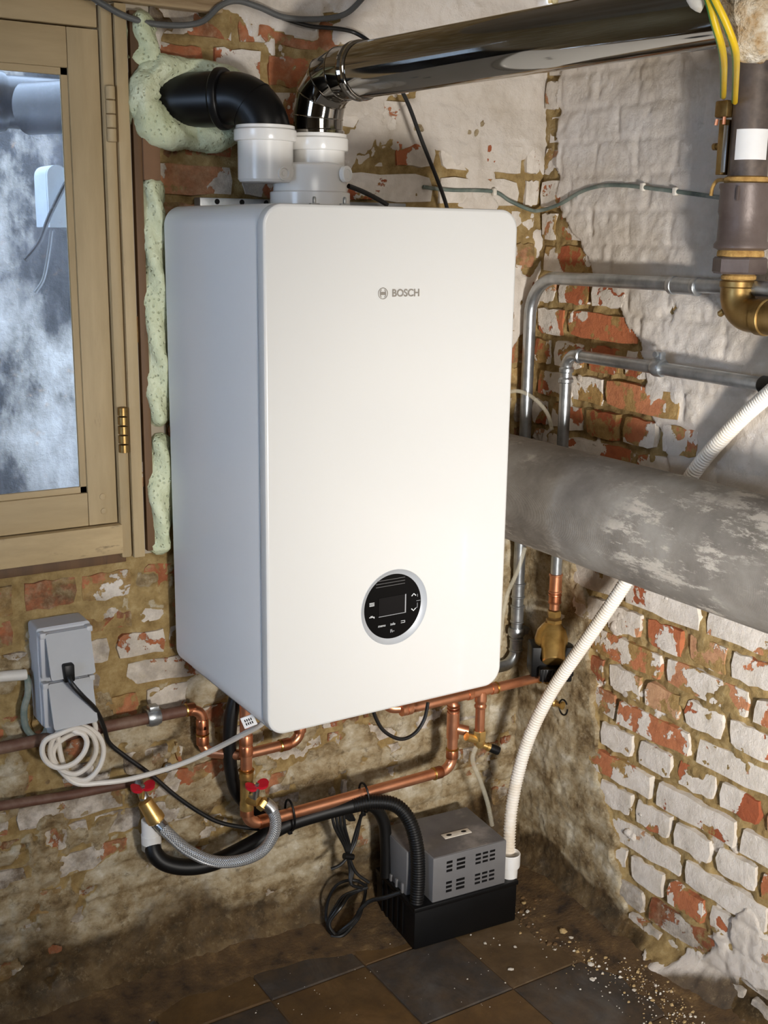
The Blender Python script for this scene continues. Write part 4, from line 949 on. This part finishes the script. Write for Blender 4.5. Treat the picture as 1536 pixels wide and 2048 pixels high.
# -- upper right run with a tee
UY = -.140; uz = PA(960, 1383, UY)[2]
ux0 = PA(800, 1419, UY)[0]; uxt = PA(962, 1383, UY)[0]; ux1 = PA(1088, 1352, UY)[0]
up_ = thing('copper_pipe', 'upper copper pipe with tee running from boiler to brass valve', 'pipe', ((ux0 + uxt) / 2, UY, uz - .06))
obj('pipe', tube(fillet([(ux0 - .022, UY + .02, ZB + .02), (ux0 - .022, UY + .02, uz + .002), (ux0 + .03, UY, uz), (ux1, UY, uz), (ux1 + .012, UY, uz + .03)], [.02, .01, .008], 8), .0100, 20), 'copper', up_)
for x in (ux0 + .008, ux0 + .020, uxt - .028, uxt + .030, ux1 - .006): obj('fitting', cup((x, UY, uz), (1, 0, 0), .0100, .012), 'copper', up_)
obj('solder_ring', bead((uxt + .038, UY, uz), (1, 0, 0), .0103), 'solder', up_); obj('solder_ring', bead((ux1 - .014, UY, uz), (1, 0, 0), .0103), 'solder', up_)
zd = PA(960, 1462, UY)[2]
obj('tee_drop', lathe([(zd, .0098), (uz - .036, .0098), (uz - .034, .0118), (uz - .030, .0124), (uz - .027, .0104), (uz - .024, .0104), (uz - .021, .0122), (uz - .017, .0122), (uz, .0112)], (uxt, UY, 0), seg=22), 'copper', up_)
# -- drain cock below the tee
dv = thing('drain_cock', 'brass drain cock with black knob below the copper tee', 'valve', (uxt, UY, zd - .04))
obj('nut', hexnut((uxt, UY, zd - .018), (0, 0, 1), .0135, .020), 'brass', dv)
obj('body', lathe([(zd - .034, .004), (zd - .034, .008), (zd - .026, .012), (zd - .016, .012), (zd - .014, .010)], (uxt, UY, 0), seg=20), 'brass', dv)
ax = np.array((.75, -.35, -.38)); ax /= np.linalg.norm(ax); o0 = np.array((uxt, UY, zd - .026))
obj('spindle', lathe([(0, .0065), (.018, .0065), (.018, .0088), (.024, .0088)], o0, ax, 16), 'brass', dv)
kb = obj('knob', lathe([(.021, .006), (.022, .0085), (.042, .0090), (.045, .0082), (.046, .005)], o0, ax, 16), 'black_plastic', dv)
obj('inlet', tube([(uxt - .030, UY + .003, zd - .006), (uxt, UY, zd - .020)], .0085, 14), 'brass', dv)
# clear tube from the drain cock to the pump
tag(obj('clear_tube', tube(catmull([(uxt - .006, UY, zd - .030), PA(945, 1520, -.14), PA(960, 1560, -.13), PA(975, 1605, -.12), PA(984, 1650, -.11)], 6), .0048, 10), 'clear_tube'), 'thin clear tube hanging from drain cock to the pump', 'tube')
tag(obj('clear_tube', tube(catmull([PB(1050, 1095, .70), PB(1036, 1140, .69), PB(1016, 1185, .68), PB(1006, 1230, .67), PB(1000, 1290, .66)], 6), .0042, 10), 'clear_tube'), 'clear tube beside the galvanised pipe below the lagged pipe', 'tube')
tag(obj('clear_tube', tube(catmull([PB(1015, 785, .70), PB(1035, 782, .73), PB(1058, 790, .745), PB(1080, 808, .75), PB(1096, 830, .755), PB(1104, 860, .755)], 6), .0040, 10), 'clear_tube'), 'clear tube looping behind the galvanised pipes above the lagged pipe', 'tube')
# -- black lead loop under the boiler
tag(obj('sensor_lead', tube(catmull([PA(742, 1400, -.2), PA(750, 1432, -.2), PA(768, 1462, -.2), PA(800, 1478, -.2), PA(828, 1468, -.2), PA(848, 1440, -.2), PA(856, 1405, -.2)], 8), .0035, 10), 'black_cable'), 'thin black lead hanging in a loop under the boiler', 'cable')

# ================================================================== ZONE VALVE
vx, vy = X2, Y2
zv = thing('zone_valve', 'brass motor valve with black actuator by the right wall', 'valve', (vx, vy, .49))
def zV(v): return PB(1108, v, vx)[2]
obj('copper_joint', collar((vx, vy, zV(1165)), (0, 0, 1), .0118, .040, .0014), 'copper', zv)
obj('copper_tail', lathe([(zV(1218), .0105), (zV(1172), .0112)], (vx, vy, 0), seg=20), 'copper', zv)
obj('copper_joint', collar((vx, vy, zV(1196)), (0, 0, 1), .0118, .020, .0012), 'copper_dull', zv)
obj('union_nut', hexnut((vx, vy, zV(1233)), (0, 0, 1), .0145, .013), 'brass', zv)
obj('union_nut', hexnut((vx, vy, zV(1246)), (0, 0, 1), .0170, .008), 'brass', zv)
obj('ball_body', lathe([(zV(1322), .006), (zV(1320), .020), (zV(1302), .031), (zV(1278), .034), (zV(1260), .029), (zV(1248), .019), (zV(1244), .014)], (vx - .004, vy, 0), seg=36), 'brass', zv)
va = np.array((-.55, -.83, -.10)); va /= np.linalg.norm(va)
obj('bonnet', lathe([(0, .026), (.030, .0255), (.034, .0245), (.050, .0235), (.056, .0230), (.058, .021)], (vx - .006, vy - .006, zV(1268)), (-.38, -.56, -.74), 40), 'brass', zv)
Mv = Matrix.Translation((vx - .004, vy, zV(1318))) @ Matrix.Rotation(math.radians(-30), 4, 'Z')
zvb = obj('actuator', box(-.044, .044, -.030, .026, -.030, .034, .004, Mv), 'black_plastic', zv)
obj('actuator_front', box(-.030, .036, -.052, -.026, -.032, -.004, .004, Mv), 'black_plastic', zv)
for i in range(5): obj('cooling_rib', box(-.025 + i * .006, -.022 + i * .006, -.054, -.051, -.031, -.006, 0, Mv), 'black_plastic', zv)
obj('warning_triangle', ([tuple(Mv @ Vector(p)) for p in ((.004, -.0526, -.026), (.022, -.0526, -.026), (.013, -.0526, -.011))], [(0, 1, 2)]), 'paper', zv, smooth=False)
obj('warning_sign', ([tuple(Mv @ Vector(p)) for p in ((.0085, -.0530, -.024), (.0175, -.0530, -.024), (.013, -.0530, -.0165))], [(0, 1, 2)]), 'yellow_mark', zv, smooth=False)
obj('outlet', lathe([(zV(1368), .010), (zV(1352), .0135), (zV(1340), .0165), (zV(1335), .012)], (vx - .006, vy, 0), seg=22), 'old_brass', zv)
q = PB(1112, 1407, vx - .01)
dn = thing('hose_cock', 'small brass cock with black loop cap on the right wall', 'valve', tuple(q - np.array((0, 0, .02))))
obj('stem', lathe([(-.012, .005), (-.012, .008), (-.002, .008), (0, .006), (.012, .006), (.013, .0085), (.017, .0085)], q, (.3, -1, 0), 14), 'brass', dn)
obj('cap_loop', tube([q + np.array((.0 , -.010 - .018 * (1 - math.cos(a)) * .7, .016 * math.sin(a))) for a in np.linspace(-PI, PI * .8, 22)], .0018, 8), 'black_rubber', dn)

# ================================================================== BRAIDED FILLING HOSE AND RED VALVES
def butterfly(par, c, ax=(0, 0, 1), tilt=0.0):
    M_ = Matrix.Translation(tuple(c)) @ Matrix.Rotation(tilt, 4, 'X')
    poly = []
    for a in np.linspace(0, 2 * PI, 40, endpoint=False):
        r = .0065 + .0155 * abs(math.cos(a)) ** 1.6
        poly.append((r * math.cos(a), r * math.sin(a) * (.62 + .5 * abs(math.cos(a)))))
    V, Fc = prism(poly, 'z', -.002, .0035)
    V = [tuple(M_ @ Vector((x, y, z + .30 * abs(x)))) for x, y, z in V]
    h_ = obj('butterfly_handle', (V, Fc), 'red_handle', par, sharp=.5)
    V, Fc = lathe([(.003, .0045), (.008, .0045), (.009, .003)], seg=6); V = [tuple(M_ @ Vector(v)) for v in V]; obj('screw', (V, Fc), 'steel', h_)
HY = -.055
c_ = PA(285, 1578, HY)
v1 = thing('filling_valve', 'brass filling valve with red butterfly handle at painted pipe end', 'valve', tuple(PA(300, 1650, HY)))
vb = [PA(275, 1560, -.026), PA(286, 1590, HY + .01), PA(300, 1622, HY), PA(312, 1640, HY - .005)]
obj('tail', tube(catmull(vb[:3], 4), .0085, 14), 'steel', v1)
ax = (np.array(PA(316, 1648, HY - .012)) - np.array(PA(286, 1600, HY))); ax /= np.linalg.norm(ax); b0 = np.array(PA(288, 1600, HY))
obj('body', lathe([(0, .009), (.003, .0135), (.030, .0150), (.034, .0165), (.044, .0165), (.047, .0135)], b0, ax, 24), 'brass', v1)
obj('hose_nut', hexnut(b0 + ax * .046, ax, .0125, .010), 'steel', v1)
obj('stem', tube([PA(284, 1596, HY), PA(284, 1580, HY)], .005, 12), 'brass', v1)
butterfly(v1, c_, tilt=.25)
cap_b = PA(306, 1665, HY + .01)
obj('drain_trap', lathe([(-.022, .0165), (-.022, .0180), (-.006, .0180), (-.006, .0168), (.022, .0168), (.024, .014)], PA(302, 1662, HY + .012), (0, 0, 1), 28), 'white_plastic', v1)
obj('trap_ring', lathe([(-.034, .0150), (-.034, .0178), (-.021, .0178), (-.021, .0150)], PA(302, 1662, HY + .012), (0, 0, 1), 28), 'cap_grey', v1)
# second red valve on the loop
v2 = thing('loop_valve', 'red-handled brass side valve on the vertical copper pipe', 'valve', (lx0 + .02, LY - .03, zL(1600)))
vc = PA(513, 1575, LY - .03)
obj('stem', tube([(lx0 + .004, LY - .004, zL(1590)), (vc[0] - .002, vc[1], vc[2] - .018), tuple(vc)], .0062, 12), 'steel', v2)
butterfly(v2, vc, tilt=.25)
nb = PA(520, 1604, LY - .035); obj('outlet', tube([(lx0, LY, zL(1598)), nb], .0095, 14), 'brass', v2)
obj('hose_nut', hexnut(nb, (.5, -.3, -.5), .0125, .012), 'brass', v2)
br_pts = [b0 + ax * .050, PA(338, 1668, -.085), PA(375, 1700, -.11), PA(425, 1722, -.13), PA(475, 1722, -.145), PA(520, 1705, -.155), PA(546, 1672, -.16), PA(551, 1642, -.158), PA(543, 1618, -.15), PA(530, 1606, LY - .040)]
V, Fc, uv = tube(resample(catmull(br_pts, 10), .005), .0105, 20, want_uv=True)
bh = thing('braided_hose', 'silver braided steel hose sagging between the two red valves', 'hose', tuple(PA(450, 1740, -.14)))
obj('braid', (V, Fc), 'braid', bh, uv=uv, sharp=None)
P_ = resample(catmull(br_pts, 10), .005)
obj('ferrule', tube(P_[:4], .0118, 18), 'steel', bh); obj('ferrule', tube(P_[-5:], .0118, 18), 'steel', bh)

# ================================================================== BLACK CONDENSATE HOSES
hz = -.088
k1 = catmull([PA(304, 1680, HY + .012), PA(308, 1705, HY), PA(330, 1726, -.065), PA(375, 1734, -.075), PA(430, 1724, -.082), PA(500, 1690, hz), PA(570, 1650, hz), PA(650, 1624, -.10), PA(720, 1607, -.115)], 10)
bhs = thing('condensate_hose', 'thick black hose curving from the white trap to the pump', 'hose', tuple(PA(400, 1750, -.08)))
obj('smooth_hose', tube(resample(k1, .006), .0150, 20), 'black_rubber', bhs)
PIN = np.array([.4235, -.182, .095])
k2 = catmull([PA(705, 1611, -.115), PA(745, 1604, -.125), PA(790, 1610, -.14), PA(818, 1640, -.155), PA(833, 1690, -.168), PA(836, 1750, -.176), PA(833, 1806, -.182)], 10)
obj('corrugated_end', corr(k2, .0135, .0010, .0052), 'black_rubber', bhs, sharp=None)
k3 = catmull([PA(474, 1385, -.07), PA(463, 1430, -.07), PA(459, 1490, -.07), PA(463, 1545, -.07), PA(478, 1590, -.068), PA(520, 1625, -.062), PA(600, 1632, -.06), PA(690, 1612, -.06), PA(740, 1610, -.062), PA(766, 1640, -.066), PA(772, 1690, -.07), PA(772, 1752, -.075)], 10)
tag(obj('boiler_drain_hose', tube(resample(k3, .006), .0125, 18), 'black_rubber'), 'black hose dropping from the boiler then behind the copper pipe', 'hose')
def tie(c, ax, rx, rz, label):
    ax = np.array(ax, float); ax /= np.linalg.norm(ax); N = np.cross(ax, (0, 0, 1)); N /= np.linalg.norm(N); B = np.cross(N, ax)
    P = [np.array(c) + rx * math.cos(a) * N + rz * math.sin(a) * B for a in np.linspace(0, 2 * PI, 28, endpoint=False)]
    t_ = thing('cable_tie', label, 'cable tie', tuple(np.array(c) - (0, 0, rz)), 'black cable ties')
    obj('strap', tube(P, .0022, 8, closed=True), 'black_plastic', t_)
    e = np.array(c) - B * rz - N * .004; obj('head', box(e[0] - .004, e[0] + .004, e[1] - .004, e[1] + .004, e[2] - .010, e[2], .001), 'black_plastic', t_)
tie(PA(580, 1630, -.100), (1, 0, .05), .019, .031, 'black cable tie around copper pipe and hose near red valve')
tie(PA(728, 1595, -.112), (1, 0, .05), .019, .030, 'black cable tie around copper pipe and hose left of pump')

# ================================================================== PUMP
pm = thing('condensate_pump', 'grey condensate pump on a black tank standing on the floor', 'pump', (.52, -.12, 0.0))
TH = math.radians(-5.0); O = Vector((.404, -.200, 0))
MP = Matrix.Translation(O) @ Matrix.Rotation(TH, 4, 'Z')
def pbox(name, x0, x1, y0, y1, z0, z1, mt, bev=.002, par=pm): return obj(name, box(x0, x1, y0, y1, z0, z1, bev, MP), mt, par)
tank = pbox('tank', 0, .236, 0, .165, 0.0, .090, 'black_plastic', .004)
obj('tank_rim', box(-.002, .238, -.002, .167, .082, .092, .002, MP), 'black_plastic', pm)
for i in range(5): obj('tank_rib', box(-.003, .0, .045 + i * .022, .049 + i * .022, .01, .082, 0, MP), 'black_plastic', tank)
# cover with a notch at its front left corner
poly = [(.006, .048), (.040, .048), (.040, .003), (.208, .003), (.208, .158), (.006, .158)]
V, Fc = prism(poly[::-1], 'z', .090, .186); bm = bmesh.new(); vs = [bm.verts.new(v) for v in V]
for f in Fc: bm.faces.new([vs[i] for i in f])
bmesh.ops.recalc_face_normals(bm, faces=bm.faces[:]); bmesh.ops.bevel(bm, geom=[e for e in bm.edges], offset=.0025, segments=2, affect='EDGES', profile=.5)
bm.verts.index_update(); V = [tuple(MP @ v.co) for v in bm.verts]; Fc = [tuple(v.index for v in f.verts) for f in bm.faces]; bm.free()
cov = obj('cover', (V, Fc), 'pump_grey', pm)
V, Fc = prism([(.009, .051), (.043, .051), (.043, .006), (.205, .006), (.205, .155), (.009, .155)][::-1], 'z', .1862, .1868)
obj('dusty_top', ([tuple(MP @ Vector(v)) for v in V], Fc), 'pump_dusty', cov, smooth=False)
lb = obj('spirit_level', box(.098, .160, .058, .076, .1865, .1885, .0008, MP), 'chip_white', cov)
for x in (.112, .146): obj('level_hole', ([tuple(MP @ Vector((x + .006 * math.cos(a), .067 + .0042 * math.sin(a), .1887))) for a in np.linspace(0, 2 * PI, 16, endpoint=False)], [tuple(range(16))]), 'black_plastic', lb, smooth=False)
for z in (.171, .162, .153, .127, .118, .109):
    up2 = z > .14
    for (a, b) in ((.070, .083), (.093, .112)) : obj('vent_slot', box(a, b, .0024, .0032, z - .0025, z + .0025, 0, MP), 'black_plastic', cov, smooth=False)
    for i in range(3): obj('vent_slot', box(.136 + i * .0165, .148 + i * .0165, .0024, .0032, z - .0022, z + .0022, 0, MP), 'black_plastic', cov, smooth=False)
for i in range(4): obj('cover_foot', box(.002, .010, .058 + i * .024, .066 + i * .024, .084, .112 - .003 * i, .002, MP), 'pump_grey', cov)
lat = MP @ Vector((.2300, .022, 0))
obj('outlet_socket', lathe([(.090, .0165), (.112, .0170), (.114, .0205), (.118, .0212), (.142, .0212), (.1435, .0200), (.142, .0185), (.120, .0180)], (lat.x, lat.y, 0), seg=32), 'white_plastic', pm)
# pump power cord: hanging bundle and coil on the floor
cordL = 'black_cable'
cr = thing('power_cord', 'black pump power cord bundled and tied beside the pump', 'cord', tuple(PF(690, 1870, 0)))
def hang(pts, r=.0032): return tube(resample(catmull(pts, 10), .006), r, 9)
yb = -.085
loops = []
for k in range(4):
    dx = k * 7; loops.append(hang([PA(700 + dx * .4, 1640, yb), PA(668 + dx, 1620 - k * 4, yb - .012), PA(668 + dx, 1650, yb - .02), PA(688 + dx * .5, 1690, yb - .018), PA(696, 1712, yb - .02), PA(706 - dx * .3, 1740, yb - .02), PA(702, 1768, yb - .03), PA(724, 1776, yb - .03)]))
loops.append(hang([PA(728, 1618, -.11), PA(716, 1650, -.10), PA(704, 1690, -.10), PA(696, 1712, -.105), PA(680, 1730, -.105), PA(662, 1738, -.10)]))
loops.append(hang([PA(722, 1630, -.10), PA(712, 1680, -.10), PA(700, 1712, -.105), PA(712, 1745, -.11), PA(738, 1765, -.12)]))
obj('hanging_loops', join(*loops), cordL, cr)
obj('twist_tie', tube([PA(688, 1712, -.128), PA(706, 1714, -.128)], .006, 10), 'black_plastic', cr)
fl_ = []
for k in range(3):
    z = .008 + .005 * k; fl_.append(hang([PF(732, 1768, .07), PF(728, 1800, .05), PF(716 - 4 * k, 1838, .02 + z), PF(690 - 5 * k, 1862, z), PF(664 + 3 * k, 1868, z), PF(655 + 2 * k, 1846, z + .02), PF(672 + 6 * k, 1812, z + .05), PF(690 + 5 * k, 1790, .07), PF(735, 1775, .075)]))
fl_.append(hang([PF(665, 1868, .006), PF(652, 1835, .03), PF(658, 1795, .07), PF(676, 1768, .10), PF(708, 1760, .11), PF(732, 1772, .09)]))
fl_.append(hang([PF(800, 1785, .10), PF(770, 1795, .085), PF(740, 1802, .07), PF(720, 1820, .05), PF(708, 1846, .02), PF(684, 1872, .006), PF(662, 1872, .006)], .0042))
obj('floor_coil', join(*fl_), cordL, cr)

# ================================================================== SOCKET BOX, CABLES ON THE LEFT
sx0, sx1, sz0, sz1 = PA(75, 1450, -.0)[0], PA(182, 1440, -.0)[0], .552, .724
sb = thing('socket_box', 'grey double socket box with hinged covers on the brick wall', 'socket', (-.19, -.03, .552))
sx0, sx1 = -.247, -.158
def bodyprof(ins, y, z0=.556, z1=.728): return [(x, y, z) for x, z in rrect(sx0 + ins, sx1 - ins, z0 + ins, z1 - ins, .006, 5)]
obj('back_box', loft([bodyprof(0, .0), bodyprof(0.0, -.048), bodyprof(.003, -.051)]), 'light_box', sb)
for z0, z1 in ((.648, .718), (.562, .632)):
    Mx = Matrix.Translation((0, -.053, z1)) @ Matrix.Rotation(math.radians(-17), 4, 'X')
    fr_ = obj('socket_frame', box(sx0 + .002, sx1 - .002, -.060, -.050, z0 - .004, z1 + .004, .002), 'light_box', sb)
    fpoly = [(x, z) for x, z in rrect(sx0 + .010, sx1 - .006, -(z1 - z0) - .006, 0.0, .004, 4)]
    V, Fc = prism(fpoly, 'y', -.012, -.006); V = [tuple(Mx @ Vector(v)) for v in V]
    obj('hinged_cover', (V, Fc), 'grey_plastic', sb)
    for x in (sx0 + .006, sx1 - .006): obj('corner_post', box(x - .005, x + .005, -.066, -.050, z1 - .004, z1 + .006, .002), 'light_box', sb)
pl = PA(135, 1342, -.080)
obj('gland', lathe([(.532, .0100), (.534, .0110), (.548, .0110), (.549, .0125), (.562, .0125)], (sx0 + .022, -.026, 0), seg=20), 'light_box', sb)
blk = thing('pump_plug_lead', 'black lead from the upper socket falling to the hose', 'cable', tuple(PA(480, 1660, -.08)))
obj('plug', box(pl[0] - .009, pl[0] + .009, pl[1] - .012, pl[1] + .010, pl[2] - .016, pl[2] + .014, .003), 'black_plastic', blk)
obj('lead', tube(resample(catmull([pl, PA(142, 1365, -.098), PA(165, 1392, -.100), PA(192, 1420, -.080), PA(208, 1455, -.060), PA(218, 1485, -.045), PA(250, 1512, -.045), PA(300, 1548, -.05), PA(352, 1592, -.055), PA(400, 1625, -.06), PA(440, 1645, -.065), PA(490, 1655, -.07), PA(540, 1660, -.072)], 8), .008), .0040, 10), 'black_cable', blk)
wc = thing('white_cable', 'white mains cable coiled below the socket box, leading to the boiler', 'cable', tuple(PA(150, 1570, -.05)))
cy = -.050
cw = [(128, 1430, -.03), (118, 1448, -.045), (116, 1475, -.05), (124, 1520, -.05), (140, 1552, -.05), (172, 1560, -.055), (198, 1535, -.06), (207, 1500, -.06), (196, 1470, -.06), (165, 1452, -.06), (130, 1455, -.06), (105, 1480, -.058), (101, 1512, -.056), (120, 1538, -.056), (150, 1548, -.056), (178, 1530, -.058), (192, 1500, -.062), (184, 1470, -.066), (155, 1455, -.068), (118, 1468, -.068), (92, 1480, -.066), (84, 1500, -.064), (92, 1522, -.064), (115, 1535, -.066), (145, 1528, -.068), (166, 1508, -.07), (174, 1485, -.07), (166, 1468, -.07), (148, 1462, -.068), (138, 1445, -.05), (136, 1430, -.03)]
obj('coil', tube(resample(catmull([PA(*q) for q in cw], 8), .005), .0046, 10), 'white_cable', wc)
cw2 = [(162, 1424, -.03), (178, 1432, -.04), (190, 1448, -.045), (186, 1470, -.05), (150, 1466, -.052), (112, 1490, -.05), (108, 1520, -.05), (135, 1555, -.05), (160, 1568, -.055), (200, 1566, -.06), (250, 1560, -.07), (310, 1545, -.09), (370, 1525, -.12), (430, 1498, -.17), (480, 1472, -.24), (520, 1450, -.30), (540, 1430, -.33)]
obj('run', tube(resample(catmull([PA(*q) for q in cw2], 8), .006), .0046, 10), 'white_cable', wc)
tq = PA(498, 1443, -.30); Mt = Matrix.Translation(tuple(tq)) @ Matrix.Rotation(math.radians(-30), 4, 'Z') @ Matrix.Rotation(math.radians(-22), 4, 'Y')
tg_ = obj('paper_tag', box(-.011, .011, -.0015, .0015, -.009, .010, .0008, Mt), 'paper', wc)
obj('tag_print', join(*[box(-.006 + i * .0034, -.0042 + i * .0034, -.0019, -.0016, z, z + .0042, 0, Mt) for i in range(4) for z in (-.0045, .0015)]), 'black_plastic', tg_, smooth=False)
tag(obj('conduit', tube([PA(-60, 1358, -.012), PA(52, 1349, -.012)], .0092, 18), 'conduit'), 'white plastic conduit end left of the socket box', 'conduit')
tag(obj('supply_cable', tube(resample(catmull([PA(40, 1350, -.012), PA(54, 1356, -.014), PA(56, 1385, -.016), PA(48, 1420, -.018), PA(52, 1455, -.02), PA(70, 1474, -.022), PA(88, 1470, -.026), PA(96, 1452, -.026)], 8), .006), .0058, 10), 'green_cable'), 'green-grey cable from the conduit looping into the box gland', 'cable')
q = PA(330, 1530, 0); an = thing('wall_anchor', 'small rusty anchor bolt sticking out of the brick wall', 'bolt', tuple(q))
obj('shank', lathe([(-.004, .006), (.018, .006), (.018, .0035), (.022, .0035)], q, (.1, -1, 0), 12), 'old_brass', an)
obj('hex_head', hexnut(q + np.array((.001, -.010, 0)), (.1, -1, 0), .0095, .006), 'galvanised', an)

# ================================================================== FLOOR DIRT AND CHIPS
def wedge():
    n, k = 120, 14; V = []; Fc = []
    # along the back wall and then along the right wall
    path = [(-.6 + 1.36 * i / 70, 0.0, 0) for i in range(70)] + [(.77, -.02 - 1.0 * i / 50, 1) for i in range(50)]
    for i, (x, y, wl) in enumerate(path):
        wd = .10 + .10 * float(fbm(np.array([x * 1.0 + 3]), np.array([y + 1.0]), 5, 3, 2)[0]) if wl == 0 else .07 + .10 * float(fbm(np.array([x + 3]), np.array([y + 1.0]), 6, 3, 2)[0]) + .06 * sst(y, -.45, -.1)
        for j in range(k):
            t = j / (k - 1); h = .022 * (1 - t) ** 1.8 + .006 * (1 - t) * float(fbm(np.array([x * 1.0 + t]), np.array([y - t]), 20, 3, 1)[0]) - .0035 * (t > .97)
            V.append((x, y - t * wd, h + .0005) if wl == 0 else (x + .035 - t * wd, y, h + .0005))
    for i in range(len(path) - 1):
        for j in range(k - 1): a = i * k + j; Fc.append((a, a + k, a + k + 1, a + 1)) 
    return V, Fc
tag(obj('floor_dirt', wedge(), 'dirt', sharp=None), 'brown sandy dirt swept up along the foot of the walls', 'dirt', kind='stuff')
def chip_mesh(mt, seed, flat):
    rgc = random.Random(seed); bm = bmesh.new(); bmesh.ops.create_icosphere(bm, subdivisions=1, radius=1)
    for v in bm.verts: v.co = Vector((v.co.x * rgc.uniform(.6, 1.2), v.co.y * rgc.uniform(.5, 1.0), (v.co.z * rgc.uniform(.7, 1.1)) * flat))
    zmin = min(v.co.z for v in bm.verts)
    for v in bm.verts: v.co.z -= zmin
    me = bpy.data.meshes.new('chip'); bm.to_mesh(me); bm.free(); me.materials.append(MT[mt]); return me
CH = [chip_mesh('chip_white', i, .30) for i in range(5)] + [chip_mesh('chip_tan', 20 + i, .5) for i in range(4)]
rg = random.Random(41)
big = [(1170, 1836, .011, 6), (1125, 1870, .012, 5), (1108, 1828, .008, 0), (1073, 1742, .010, 0), (1055, 1828, .007, 1), (1325, 1934, .012, 2), (1182, 1934, .009, 3), (1022, 1940, .007, 4), (1255, 1902, .010, 2), (1048, 1812, .007, 6), (1142, 1880, .006, 0), (1300, 1950, .008, 1), (1355, 1958, .007, 3), (1390, 1985, .007, 4), (1268, 1985, .005, 0), (1030, 1895, .0055, 1), (970, 1887, .005, 2), (1185, 1960, .007, 0), (1340, 1965, .007, 2), (1110, 1900, .004, 3)]
NAMED = {(1170, 1836): 'tan plaster chip at the foot of the right wall', (1125, 1870): 'largest tan plaster chip, right of the pump front', (1108, 1828): 'round white chip just right of the black pump tank', (1325, 1934): 'large flat white chip beside the dirt bank', (1022, 1940): 'white chip on the dark tile in front of the pump'}
for u, v, s, k in big:
    q = PF(u, v); o = bpy.data.objects.new('plaster_chip', CH[k]); COL.objects.link(o); o.location = (q[0], q[1], .004 if q[0] > .66 or q[1] > -.15 else 0.0); o.scale = (s, s, s * .9); o.rotation_euler = (0, 0, rg.uniform(0, 6))
    tag(o, NAMED.get((u, v), 'small loose plaster chip lying on the tiles near the right wall'), 'plaster chip', 'plaster chips on the floor')
def crumbs(n, seed, picks, name, mt, label, smin, smax):
    rgc = random.Random(seed); V = []; Fc = []
    for i in range(n):
        u, v = picks(rgc)
        q = PF(u, v)
        if q[0] > .775 or q[1] > -.01: continue
        hh = .012 * max(0, (q[0] - .62) / .18) ** 1.8 if q[0] > .62 else 0
        s = rgc.uniform(smin, smax) ** 1.0 * rgc.choice((.6, .8, 1, 1.6)); a = rgc.uniform(0, 6); k = len(V); m_ = rgc.choice((4, 5, 6)); h = s * rgc.uniform(.3, .8)
        for j in range(m_): r = s * rgc.uniform(.6, 1.1); V.append((q[0] + r * math.cos(a + 2 * PI * j / m_), q[1] + r * .8 * math.sin(a + 2 * PI * j / m_), hh))
        for j in range(m_): V.append((V[k + j][0] * .6 + q[0] * .4, V[k + j][1] * .6 + q[1] * .4, hh + h))
        Fc.append(tuple(k + m_ + j for j in range(m_)))
        for j in range(m_): Fc.append((k + j, k + (j + 1) % m_, k + m_ + (j + 1) % m_, k + m_ + j))
    tag(obj(name, (V, Fc), mt, smooth=False), label, 'debris', kind='stuff')
def near_right(r):
    t = r.random() ** .8; u = 1045 + 420 * t + r.gauss(0, 45); v = 1745 + 290 * t + abs(r.gauss(0, 1)) * 45 - (0 if t > .1 else 0) + r.gauss(0, 12)
    return u, v
crumbs(620, 3, near_right, 'plaster_crumbs', 'chip_white', 'fine white plaster crumbs scattered along the right wall', .0008, .0026)
crumbs(480, 4, near_right, 'sandy_crumbs', 'chip_tan', 'sandy mortar crumbs in the corner beside the pump', .0012, .0036)
crumbs(420, 9, lambda r: (1040 + abs(r.gauss(0, 1)) * 60, 1730 + 60 * r.random() + abs(r.gauss(0, 40))), 'brown_crumbs', 'chip_brown', 'brown grit heaped in the corner right of the pump', .0015, .005)
crumbs(130, 5, lambda r: (r.uniform(20, 1300), r.uniform(1840, 2046)), 'paint_flecks', 'chip_white', 'tiny pale paint flecks strewn over the dark tiles', .0006, .0018)
a0, a1 = PF(380, 1940, .004), PF(392, 1912, .010)
tag(obj('wood_splinter', tube([a0, (a0 + a1) / 2 + np.array((.002, 0, .001)), a1], [.002, .0042, .0015], 6), 'twig', sharp=.3), 'pale wood splinter on the dark floor at the left', 'splinter')
